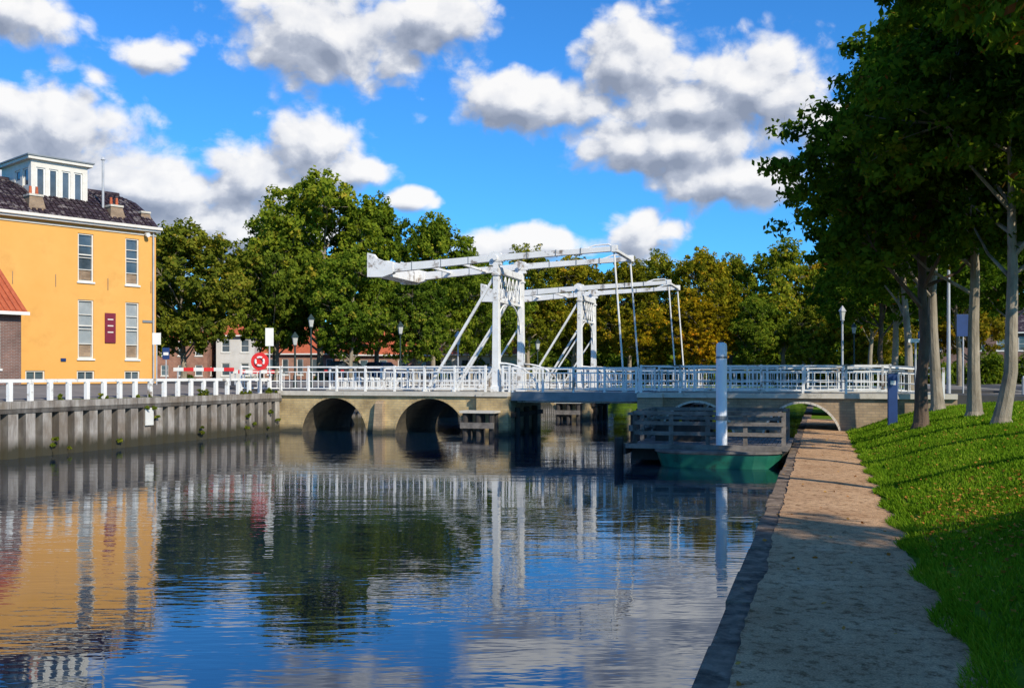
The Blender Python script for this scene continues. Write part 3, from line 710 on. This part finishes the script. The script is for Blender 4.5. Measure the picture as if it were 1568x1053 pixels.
T = [(-22.5, 68, .85, .83, 0, (1.1, .95, 1)), (-27.5, 74, .8, .85, 1, (1.1, 1.0, .9)), (-17.6, 74, .72, .88, 2, (1, 1, 1)),
     (-14.6, 76, 1.02, 1.19, 0, (1.1, 1.08, .9)), (-10.8, 79, .8, 1.1, 1, (1.1, 1.1, .9)), (-19.0, 80, .85, 1.0, 2, (.9, .95, 1)), (-6.4, 82, .80, 1.02, 1, (1.1, 1.1, .9)),
     (-3.6, 86, .62, .80, 2, (.95, 1, .9)), (-11.5, 71, .62, .72, 0, (.9, 1, .9)), (-7.0, 73, .55, .62, 1, (.85, .95, .9)), (-2.0, 96, .8, .85, 2, (.9, 1, 1)),
     (1.5, 106, .95, 1.02, 2, (1.3, 1.05, .8)), (7, 112, 1.0, 1.05, 0, (1.5, 1.05, .7)), (12.6, 108, .95, .98, 1, (1.5, 1.05, .7)),
     (17, 115, .85, 1.06, 2, (1.3, 1.05, .8)), (20.5, 108, .88, 1.06, 0, (1.6, 1.1, .7)), (25.5, 116, .85, 1.08, 1, (1.3, 1.05, .8)), (30, 110, 1.0, 1.10, 2, (1.15, 1.05, .8)),
     (35.5, 114, .9, 1.05, 0, (1.7, 1.0, .6)), (37, 100, .85, .9, 1, (1.4, 1.0, .8)), (41, 108, .95, 1.0, 2, (.9, .9, .9)), (46, 100, .95, 1.0, 1, (1.5, .95, .7)), (33, 92, .6, .55, 0, (1.5, 1, .7)),
     (18.4, 97, .68, .62, 1, (2.2, 1.2, .5)), (23.5, 96, .58, .60, 2, (1.0, 1.05, .9)), (13.8, 100, .55, .55, 0, (1.8, 1.1, .5)), (28.3, 94, .5, .55, 1, (1.3, 1.1, .9)),
     (-33, 78, .9, .9, 2, (.9, .95, .9)), (-40, 85, 1, .95, 0, (.9, .95, .9)), (-50, 90, 1, .95, 1, (.9, .95, .9))]
for i, (x, y, s, sz, m, c) in enumerate(T):
    place(far[m], 'broadleaf_tree', x, y, s, i * 1.3, c, sz, z=1.7)

# right-bank avenue
R = [(12.4, 25.2, .9, 0, .3), (13.75, 29.6, .95, 2, 1.9), (12.25, 29.8, .94, 1, 4.0), (15.4, 36.0, 1.0, 0, 2.2), (18.2, 45.5, 1.0, 2, .4), (21.5, 56, 1.0, 0, 5.0), (24.5, 66, 1.0, 1, 1.0), (28, 78, 1.0, 2, 3),
     (27, 50, 1.0, 1, 2.0), (31, 62, 1.05, 0, .7), (36, 80, 1.1, 2, .2)]
for x, y, s, m, r in R:
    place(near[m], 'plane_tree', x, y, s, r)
for i, (x, y, s) in enumerate(((11.4, 20.4, .95), (9.9, 15.6, .95), (9.3, 8.6, .72), (12.8, -2.2, 1.0), (9.9, -7.0, 1.0), (15.5, -6.0, 1.0))):
    place(pruned[i % 2], 'plane_tree', x, y, s, 1.0 + 2.1 * i, sz=max(s, .95))

# hedges / understorey: one mass
def bush(name, pts, leafs=.3, per=60, mats=('bark', 'leaf'), seed=1, col=(1, 1, 1), tint=.35, outc=5):
    rng = np.random.default_rng(seed); C = []; CR = []; CT = []
    for x, y, z, r, h in pts:
        n = int(9 * max(1, r))
        d = unit(rng.normal(size=(n, 3))); d[:, 2] = abs(d[:, 2])
        C.append(np.array([x, y, z]) + d * np.array([r, r, h]) * rng.uniform(.4, .95, (n, 1))); CR.append(np.full(n, r * .42)); CT.append(np.full(n, tint) + rng.normal(0, .15, n))
    C = np.concatenate(C); CR = np.concatenate(CR); CT = np.concatenate(CT)
    q, t = leaves(rng, C, CR, per, leafs, C.mean(0) - np.array([0, 0, outc]), CT, up=.6)
    me = quads_mesh(name, q, mats[1:], np.zeros(len(q)), t); o = bpy.data.objects.new(name, me); COL.objects.link(o); o.color = (*col, 1)
rr = random.Random(11)
bush('hedge', [(x, 118 + rr.uniform(-4, 4) - abs(x) * .12, 1.5, rr.uniform(2.2, 3.6), rr.uniform(2.5, 5.0)) for x in np.arange(-16, 62, 2.6)], .42, 60, seed=2, col=(.8, .85, .8))
bush('hedge', [(x, 98 + rr.uniform(-3, 3), 1.6, rr.uniform(1.0, 1.6), rr.uniform(.9, 1.5)) for x in np.arange(-50, -4, 6.1)], .35, 50, seed=3, col=(.8, .9, .9))
bush('distant_trees', [(x, 190 + rr.uniform(-15, 15), 1.5, rr.uniform(6, 9), rr.uniform(9, 16)) for x in np.arange(-130, 190, 8.0)], 1.1, 80, seed=4, col=(.9, .9, .9))

# weeds growing out of the left quay wall
pl = []
for k in range(44):
    v = rr.choice((27, 31.7, 35, 38.5, 40, 40.6, 22.5, 29.5)) + rr.uniform(-.5, .5); s = rr.uniform(.05, .13)
    hi = rr.random() < .6; p = canal(-23.98 if not hi else -24.2, v); pl.append((p.x, p.y, rr.uniform(.15, 1.4) if not hi else 1.78, s, s * (1 if not hi else 2.4)))
bush('wall_weeds', pl, .07, 20, seed=6, col=(.9, .9, .9), tint=.45, outc=.5)

# grass blades
def grass():
    rng = np.random.default_rng(9); out = []; tn = []
    for v0, v1, n, L, W in ((2, 9, 70000, .05, .007), (9, 16, 60000, .055, .010), (16, 28, 60000, .06, .016), (28, 41, 35000, .07, .026)):
        u = 1.05 + rng.random(n) ** 1.15 * (6.5); v = rng.uniform(v0, v1, n)
        u += .10 * np.sin(v * 3.1) * (u < 1.4)
        z = np.interp(u, GU, GZ)
        p = np.stack([u, v, z], 1); a = rng.uniform(0, 2 * math.pi, n); s = np.stack([np.cos(a), np.sin(a), np.zeros(n)], 1) * (W * rng.uniform(.6, 1.3, n))[:, None]
        ln = rng.normal(0, .45, (n, 3)); ln[:, 2] = 1; tip = unit(ln) * (L * rng.uniform(.5, 1.5, n))[:, None]
        edge = (u < 1.35)[:, None]; tip = np.where(edge, tip * 1.4 + np.array([-.02, 0, 0]), tip)
        out.append(np.stack([p - s, p + s, p + tip + s * .25, p + tip - s * .25], 1))
        tn.append(np.clip(.45 + .2 * np.sin(u * 2.3 + v * .7) * np.sin(v * 1.1 - u) + rng.normal(0, .2, n), 0, 1))
    me = quads_mesh('grass', np.concatenate(out), ['grassblade'], np.zeros(sum(map(len, out))), np.concatenate(tn))
    o = bpy.data.objects.new('grass', me); COL.objects.link(o); o.matrix_world = MC
    n = 3000; rng = np.random.default_rng(12)
    u = np.where(rng.random(n) < .95, 1.15 + rng.random(n) ** .9 * 5.5, rng.uniform(-.8, 1.2, n)); v = 5 + rng.random(n) ** .8 * 34
    cl = rng.random(n) < .4; v = np.where(cl, 14.5 + rng.normal(0, 2.2, n), v); u = np.where(cl, 2.3 + rng.normal(0, .8, n), u); u = np.where(cl & (u < 1.2), 1.3, u)
    z = np.interp(u, GU, GZ) + np.where(u > 1.15, .045, .06)
    p = np.stack([u, v, z], 1); nrm = unit(rng.normal(0, .35, (n, 3)) + np.array([0, 0, 1.])); t = unit(np.cross(nrm, rng.normal(size=(n, 3)))); bt = np.cross(nrm, t)
    s = rng.uniform(.02, .042, (n, 1))
    me = quads_mesh('fallen_leaves', np.stack([p - t * s, p - bt * s * .7, p + t * s, p + bt * s * .7], 1), ['litter'], np.zeros(n), rng.random(n))
    o = bpy.data.objects.new('fallen_leaves', me); COL.objects.link(o); o.matrix_world = MC
grass()

# ------------------------------------------------------------------ pontoon, pole
def pontoon():
    root = empty('moored_pontoon', MC)
    h = B()
    u0, u1, v0, v1 = -4.6, -1.0, 28.3, 31.4
    n = 20; ol = []
    for i in range(n):
        t = 2 * math.pi * i / n; c, s = math.cos(t), math.sin(t)
        ol.append(((u0 + u1) / 2 + (u1 - u0) / 2 * math.copysign(abs(c) ** .45, c), (v0 + v1) / 2 + (v1 - v0) / 2 * math.copysign(abs(s) ** .5, s)))
    cu, cv = (u0 + u1) / 2, (v0 + v1) / 2
    lev = [(-.4, .85), (.0, .93), (.38, 1.0), (.42, 1.03), (.48, 1.03)]; base = []
    for z, k in lev: base.append([(cu + (a - cu) * k, cv + (b_ - cv) * k, z) for a, b_ in ol])
    for li, (r0, r1) in enumerate(zip(base[:-1], base[1:])):
        for i in range(n): j = (i + 1) % n; h.face([r0[i], r0[j], r1[j], r1[i]], 'green' if li < 2 else 'greytimber')
    h.face(base[-1], 'greytimber'); h.obj('hull', parent=root)
    d = B()
    for i in range(34): d.box(-5.4 + i * .135, -5.4 + i * .135 + .12, 28.9, 33.6, .52, .58, 'greytimber')
    d.box(-5.45, -.85, 28.84, 28.899, .485, .62, 'greytimber'); d.box(-5.45, -.85, 33.601, 33.66, .36, .6, 'dark'); d.box(-5.5, -5.451, 28.84, 33.6, .30, .6, 'dark')
    d.box(-5.4, -.9, 29.6, 33.4, .1, .478, 'dark')
    d.obj('deck', parent=root)
    r = B()
    def rail(a, b_):
        a = Vector(a); b_ = Vector(b_); L = (b_ - a).length; m = max(1, round(L / 1.1))
        for i in range(m + 1):
            q = a + (b_ - a) * i / m; r.box(q.x - .06, q.x + .06, q.y - .06, q.y + .06, .56, 1.55, 'greytimber')
        for z in (.9, 1.2, 1.5): r.beam(a + Vector((0, -.09, z)), b_ + Vector((0, -.09, z)), .05, .11, 'greytimber')
    rail((-5.3, 29.6, 0), (-1.0, 29.6, 0)); rail((-5.3, 33.4, 0), (-1.0, 33.4, 0)); rail((-5.3, 29.6, 0), (-5.3, 33.4, 0))
    r.box(-4.9, -3.5, 30.9, 32.6, .58, 1.1, 'dark')
    r.obj('railings', parent=root)
    for u, v in ((-5.75, 29.4), (-5.75, 33.2)):
        g = B(); g.tube([(u, v, -1.5), (u, v, .75 if v < 30 else 1.2)], [.15, .14], 'dark', 10); g.obj('mooring_pile', MC)
    root = empty('mooring_pole', MC)
    g = B(); pu, pv = -2.72, 29.25
    g.tube([(pu, pv, -1.5), (pu, pv, 3.42)], [.165, .155], 'polewhite', 16); g.tube([(pu, pv, 3.42), (pu, pv, 3.52), (pu, pv, 3.56)], [.158, .14, .08], 'polewhite', 16)
    g.tube([(pu, pv, 1.32), (pu, pv, 1.45)], [.19, .19], 'steel', 16); g.tube([(pu, pv, 3.1), (pu, pv, 3.16)], [.165, .165], 'steel', 16)
    g.obj('pole', parent=root)
pontoon()

# ------------------------------------------------------------------ street furniture
def lamp(x, y, z, h=4.2, k='polegrey', s=1.0):
    b = B()
    b.tube([(0, 0, -.2), (0, 0, .7), (0, 0, .75), (0, 0, h - .9 * s)], [.1, .09, .055, .045], k, 8)
    b.tube([(0, 0, h - .9 * s), (0, 0, h - .82 * s)], [.12 * s, .12 * s], k, 8)
    b.tube([(0, 0, h - .82 * s), (0, 0, h - .35 * s)], [.11 * s, .19 * s], 'lampglass', 6)
    b.tube([(0, 0, h - .35 * s), (0, 0, h - .3 * s), (0, 0, h - .1 * s), (0, 0, h)], [.24 * s, .23 * s, .09 * s, .02], k, 6)
    b.obj('street_lamp', Matrix.Translation((x, y, z)))
lamp(-10.9, 50, 1.9, 2.9, 'polegreen', .8); lamp(-11.1, 55, 1.8, 4.2, 'polegreen', .85); lamp(-7.4, 66, 1.9, 4.3, 'polegreen'); lamp(-3.5, 64.5, 1.9, 3.6)
lamp(15.1, 45.5, 1.7, 4.1, 'polegrey', .75); lamp(21.3, 62, 1.7, 4.2, 'polegreen', .8); lamp(2.0, 78, 1.7, 3.8, 'polegreen')
b = B(); b.tube([(0, 0, -.3), (0, 0, 6.6)], [.09, .05], 'polegrey', 8); b.tube([(0, 0, 6.55), (-.9, 0, 6.75)], [.04, .04], 'polegrey', 6); b.box(-1.4, -.8, -.12, .12, 6.7, 6.82, 'polegrey'); b.obj('street_lamp', Matrix.Translation((18.2, 41.5, 1.65)))

def sign(name, x, y, z, h, w, hh, k, rot=0, pole='polegrey', stripe=None):
    b = B(); b.tube([(0, .04, -.3), (0, .04, h)], [.035, .035], pole, 8)
    b.box(-w / 2, w / 2, -.02, .0, h - hh, h, k)
    if stripe: b.box(-w / 2 + .05, w / 2 - .05, -.026, -.021, h - hh * .65, h - hh * .4, stripe)
    b.obj(name, Matrix.Translation((x, y, z)) @ Matrix.Rotation(rot, 4, 'Z'), bevel=.004)
sign('traffic_sign', -11.45, 47.0, 1.9, 2.95, .38, .85, 'whiteclean', .2)
sign('street_sign', -16.6, 46.5, 2.0, 2.6, .38, .55, 'whiteclean', .3)
sign('parking_sign', -17.9, 51.5, 2.15, 1.9, .35, .6, 'blue', .2, stripe='whiteclean')
sign('street_sign', 14.2, 35, 1.2, 2.7, .55, .14, 'whiteclean')
sign('parking_sign', 19.5, 43, 1.65, 3.6, .6, .95, 'blue', 0)
sign('traffic_sign', 19.0, 46, 1.65, 3.0, .5, .5, 'blue', 0)
# lifebuoy board
b = B(); b.tube([(0, .06, -.3), (0, .06, .85)], [.04, .04], 'polegrey', 8)
b.tube([(0, .03, 1.0), (0, 0, 1.0)], [.40, .40], 'red', 28)
torus = [(.19 * math.cos(t), -.03, 1.0 + .19 * math.sin(t)) for t in np.linspace(0, 2 * math.pi, 25)]
b.tube(torus, [.05] * 25, 'whiteclean', 8)
for t in (math.pi / 4, 3 * math.pi / 4, 5 * math.pi / 4, 7 * math.pi / 4):
    b.tube([(.19 * math.cos(t + d), -.03, 1.0 + .19 * math.sin(t + d)) for d in (-.18, 0, .18)], [.056] * 3, 'red', 8)
b.obj('lifebuoy_stand', Matrix.Translation((-11.4, 45.0, 2.25)))
# blue info pillar on the bank
b = B(); b.box(-.16, .16, -.05, .05, -.3, 1.75, 'blue'); b.box(-.09, .09, -.058, -.052, 1.35, 1.5, 'whiteclean'); b.box(-.18, .18, -.07, .07, 1.751, 1.8, 'steel'); b.obj('information_pillar', Matrix.Translation((13.3, 34.8, .93)), bevel=.01)
# red-white road barriers
def barrier(x, y, rot, L=2.4):
    b = B(); n = 6
    for i in range(n): b.box(i * L / n, (i + 1) * L / n, -.02, .02, .75, .93, 'red' if i % 2 else 'whiteclean')
    for q in (.2, L - .2): b.box(q - .03, q + .03, .021, .06, 0, .95, 'polegrey'); b.box(q - .04, q + .04, -.3, .35, 0, .05, 'polegrey')
    b.obj('road_barrier', Matrix.Translation((x, y, gz(x, y) - .12)) @ Matrix.Rotation(rot, 4, 'Z'))
barrier(-17.0, 50, .05, 3.0); barrier(-14.2, 50.3, 0, 2.2)
for i in range(7):
    b = B(); b.tube([(0, 0, -.1), (0, 0, .85), (0, 0, .95)], [.09, .08, .03], 'polegrey', 10); p = canal(8.2 + i * .05, 35 + i * 2.2); b.obj('bollard', Matrix.Translation((p.x, p.y, gz(p.x, p.y))))
p = canal(9.2, 44)
b = B()
for i in range(3): b.box(-.8, .8, i * .15, i * .15 + .12, .44, .48, 'greytimber')
for i in range(2): b.box(-.8, .8, .46, .5, .6 + i * .17, .73 + i * .17, 'greytimber')
for q in (-.65, .65): b.box(q - .04, q + .04, .02, .08, 0, .44, 'steel'); b.box(q - .04, q + .04, .40, .46, 0, .9, 'steel')
b.obj('park_bench', Matrix.Translation((p.x, p.y, 1.66)) @ Matrix.Rotation(1.2, 4, 'Z'))

def car(x, y, z, rot, k, van=False, name='parked_car'):
    root = empty(name, Matrix.Translation((x, y, z)) @ Matrix.Rotation(rot, 4, 'Z'))
    b = B()
    if van: low = [(-2.5, .35), (2.5, .35), (2.55, .9), (2.3, 1.15), (1.75, 2.0), (1.5, 2.1), (-2.45, 2.1), (-2.55, 1.9)]
    else: low = [(-2.1, .3), (2.15, .3), (2.2, .6), (2.1, .78), (1.1, .92), (-1.75, .95), (-2.15, .85)]
    b.prism(low, -.87, .87, k)
    if not van:
        z0, z1 = .93, 1.45
        b.hexa([(-1.8, -.82, z0), (1.15, -.82, z0), (1.15, .82, z0), (-1.8, .82, z0), (-1.3, -.62, z1), (.35, -.62, z1), (.35, .62, z1), (-1.3, .62, z1)], k)
        b.hexa([(-1.62, -.835, z0 + .05), (.98, -.835, z0 + .05), (.98, .835, z0 + .05), (-1.62, .835, z0 + .05), (-1.22, -.655, z1 - .06), (.3, -.655, z1 - .06), (.3, .655, z1 - .06), (-1.22, .655, z1 - .06)], 'glass')
        b.hexa([(1.17, -.7, z0 + .04), (1.19, -.7, z0 + .04), (1.19, .7, z0 + .04), (1.17, .7, z0 + .04), (.37, -.56, z1 - .03), (.4, -.56, z1 - .03), (.4, .56, z1 - .03), (.37, .56, z1 - .03)], 'glass')
        b.hexa([(-1.86, -.7, z0 + .04), (-1.84, -.7, z0 + .04), (-1.84, .7, z0 + .04), (-1.86, .7, z0 + .04), (-1.37, -.56, z1 - .04), (-1.34, -.56, z1 - .04), (-1.34, .56, z1 - .04), (-1.37, .56, z1 - .04)], 'glass')
    else:
        b.box(.6, 1.6, -.88, .88, 1.2, 1.85, 'glass'); b.hexa([(2.28, -.75, 1.2), (2.32, -.75, 1.2), (2.32, .75, 1.2), (2.28, .75, 1.2), (1.8, -.7, 1.95), (1.84, -.7, 1.95), (1.84, .7, 1.95), (1.8, .7, 1.95)], 'glass')
    b.obj('body', parent=root, bevel=.04)
    w = B()
    for xx in (-1.35, 1.35):
        for s in (-1, 1):
            w.tube([(xx, s * .70, .33), (xx, s * .90, .33)], [.33, .33], 'rubber', 18); w.tube([(xx, s * .90, .33), (xx, s * .915, .33)], [.19, .18], 'carsilver', 12)
    for s in (-1, 1): w.box(2.1, 2.2, s * .6 - .14, s * .6 + .14, .62, .74, 'lampglass'); w.box(-2.16, -2.08, s * .65 - .12, s * .65 + .12, .66, .8, 'red')
    w.obj('wheels_and_lights', parent=root)
for i, (v, k) in enumerate(((44, 'carblack'), (50.5, 'carblack'), (57, 'carsilver'), (63, 'carblue'), (70, 'carblack'), (78, 'carsilver'))):
    p = canal(15.8, v); car(p.x, p.y, 1.68, TH + math.pi / 2, k)
p = canal(18.5, 52); car(p.x, p.y, 1.69, TH + math.pi / 2, 'carblue', True, 'parked_van')
for u, v, k in ((-33, 66, 'carblack'), (-33, 72, 'carblue')):
    p = canal(u, v); car(p.x, p.y, 2.22, TH + math.pi / 2, k)
for x, k in ((-14, 'carsilver'), (-9, 'carblack'), (-3, 'carsilver'), (8, 'carblue')):
    car(x, 101, 1.65, .05, k)

# ------------------------------------------------------------------ world: Nishita sky with cumulus
SUN = Vector((.60, -.80, 0)).normalized(); EL = math.radians(33)
sunv = Vector((SUN.x * math.cos(EL), SUN.y * math.cos(EL), math.sin(EL)))
wd = bpy.data.worlds.new('World'); scene.world = wd; wd.use_nodes = True
nt = wd.node_tree; nt.nodes.clear()
out = N(nt, 'ShaderNodeOutputWorld'); bg = N(nt, 'ShaderNodeBackground'); bg.inputs[1].default_value = 0.11
sky = N(nt, 'ShaderNodeTexSky', sky_type='NISHITA'); sky.sun_disc = False; sky.sun_elevation = EL; sky.sun_rotation = math.atan2(SUN.x, SUN.y)
sky.air_density = 1.0; sky.dust_density = 0.3; sky.ozone_density = 3.0; sky.altitude = 0
tc = N(nt, 'ShaderNodeTexCoord'); sp = N(nt, 'ShaderNodeSeparateXYZ'); nt.links.new(tc.outputs['Generated'], sp.inputs[0])
D2R = 180 / math.pi
az = math_(nt, 'MULTIPLY', math_(nt, 'ARCTAN2', sp.outputs[0], sp.outputs[1]), D2R)
el = math_(nt, 'MULTIPLY', math_(nt, 'ARCSINE', sp.outputs[2]), D2R)
cb = N(nt, 'ShaderNodeCombineXYZ'); nt.links.new(az, cb.inputs[0]); nt.links.new(el, cb.inputs[1])
CL = [(-10.0, 18.6, 7.2, 3.3), (-4.6, 19.8, 4.6, 2.0), (6.8, 17.6, 3.9, 2.9), (0.8, 15.4, 6.6, 2.2), (13.3, 15.8, 4.9, 3.7), (9.8, 15.0, 5.6, 2.5), (9.6, 13.0, 8.0, 2.0),
      (12.8, 10.9, 5.9, 2.0), (-11.2, 12.7, 3.5, 3.0), (-8.8, 11.5, 2.8, 1.3), (-14.6, 10.8, 4.4, 2.5), (-20.0, 10.0, 6.2, 2.5), (-25.0, 13.0, 5.6, 3.0), (-28, 10.5, 4.6, 2.6), (-19.9, 16.8, 2.3, 1.1), (-27, 18.2, 3.6, 2.2),
      (7.2, 8.0, 2.9, 2.2), (.4, 7.5, 4.4, 1.3), (-5.8, 10.0, 1.9, .9), (-15.0, 8.0, 6.2, 2.8), (19, 13, 4, 2), (25, 9, 5, 1.6), (34, 14, 6, 3), (-38, 14, 6, 3)]
def density(off):
    va = N(nt, 'ShaderNodeVectorMath', operation='ADD'); nt.links.new(cb.outputs[0], va.inputs[0]); va.inputs[1].default_value = (off[0], off[1], 0)
    v = va.outputs[0]
    prev = None
    for a, e, ra, re in CL:
        k = N(nt, 'ShaderNodeVectorMath', operation='MULTIPLY_ADD'); nt.links.new(v, k.inputs[0])
        k.inputs[1].default_value = (1 / ra, 1 / re, 0); k.inputs[2].default_value = (-a / ra, -e / re, 0)
        l = N(nt, 'ShaderNodeVectorMath', operation='LENGTH'); nt.links.new(k.outputs[0], l.inputs[0])
        prev = l.outputs['Value'] if prev is None else math_(nt, 'SMOOTH_MIN', prev, l.outputs['Value'], .35)
    mp = N(nt, 'ShaderNodeMapping'); mp.inputs['Scale'].default_value = (1, 1.25, 1); mp.inputs['Location'].default_value = (3.3, 1.7, 0); nt.links.new(v, mp.inputs[0])
    n1 = noise(nt, mp.outputs[0], .27, 8, .57, .2)
    n0 = noise(nt, mp.outputs[0], .11, 2, .5)
    vo = N(nt, 'ShaderNodeTexVoronoi', feature='F1'); vo.inputs['Scale'].default_value = .75
    wv = N(nt, 'ShaderNodeVectorMath', operation='ADD'); nt.links.new(mp.outputs[0], wv.inputs[0]); nt.links.new(n1, wv.inputs[1])
    nt.links.new(wv.outputs[0], vo.inputs['Vector'])
    d = math_(nt, 'SUBTRACT', 1.0, prev)
    d = math_(nt, 'MAXIMUM', d, -1.0)
    far_m = N(nt, 'ShaderNodeMapRange'); nt.links.new(math_(nt, 'ABSOLUTE', az), far_m.inputs[0]); far_m.inputs[1].default_value = 38; far_m.inputs[2].default_value = 50
    hi_m = N(nt, 'ShaderNodeMapRange'); nt.links.new(el, hi_m.inputs[0]); hi_m.inputs[1].default_value = 42; hi_m.inputs[2].default_value = 55
    gen = math_(nt, 'MULTIPLY', math_(nt, 'MAXIMUM', far_m.outputs[0], hi_m.outputs[0]), math_(nt, 'MULTIPLY', math_(nt, 'SUBTRACT', n0, .47), 3.0))
    gen = math_(nt, 'SUBTRACT', gen, .4)
    d = math_(nt, 'MAXIMUM', d, gen)
    d = math_(nt, 'ADD', d, math_(nt, 'MULTIPLY', math_(nt, 'SUBTRACT', n1, .5), 1.6))
    d = math_(nt, 'ADD', d, math_(nt, 'MULTIPLY', math_(nt, 'SUBTRACT', .45, vo.outputs['Distance']), .36))
    return d
d0 = density((0, 0)); d1 = density((.5, 1.0))
al = N(nt, 'ShaderNodeMapRange', interpolation_type='SMOOTHSTEP'); nt.links.new(d0, al.inputs[0]); al.inputs[1].default_value = .0; al.inputs[2].default_value = .42
lit = math_(nt, 'ADD', .58, math_(nt, 'MULTIPLY', math_(nt, 'SUBTRACT', d0, d1), 1.0))
lit = math_(nt, 'SUBTRACT', lit, math_(nt, 'MULTIPLY', math_(nt, 'SUBTRACT', d0, .4), .25))
cc = ramp(nt, lit, [(0.1, (2.5, 2.9, 3.8)), (.45, (4.2, 4.6, 5.5)), (.72, (7.6, 7.7, 8.0)), (1.0, (9.0, 8.9, 8.8))])
skyc = mixc(nt, 1.0, sky.outputs[0], (.34, 1.02, 1.68), 'MULTIPLY')
cm = mixc(nt, math_(nt, 'MULTIPLY', al.outputs[0], .97), skyc, cc)
nt.links.new(cm, bg.inputs[0]); nt.links.new(bg.outputs[0], out.inputs[0])
wd.cycles.sampling_method = 'MANUAL'; wd.cycles.sample_map_resolution = 256

sl = bpy.data.lights.new('sun', 'SUN'); sl.energy = 5.0; sl.angle = math.radians(.5); sl.color = (1, .91, .76)
so = bpy.data.objects.new('sun', sl); COL.objects.link(so); so.rotation_euler = (-sunv).to_track_quat('-Z', 'Y').to_euler()

cam = bpy.data.cameras.new('camera'); cam.lens = 35; cam.sensor_width = 36; cam.shift_y = .031; cam.clip_end = 6000; cam.clip_start = .1
co = bpy.data.objects.new('camera', cam); COL.objects.link(co); co.location = (0, 0, 2.6); co.rotation_euler = (math.radians(90), 0, 0)
scene.camera = co
scene.view_settings.view_transform = 'Standard'; scene.view_settings.look = 'None'; scene.view_settings.exposure = 0
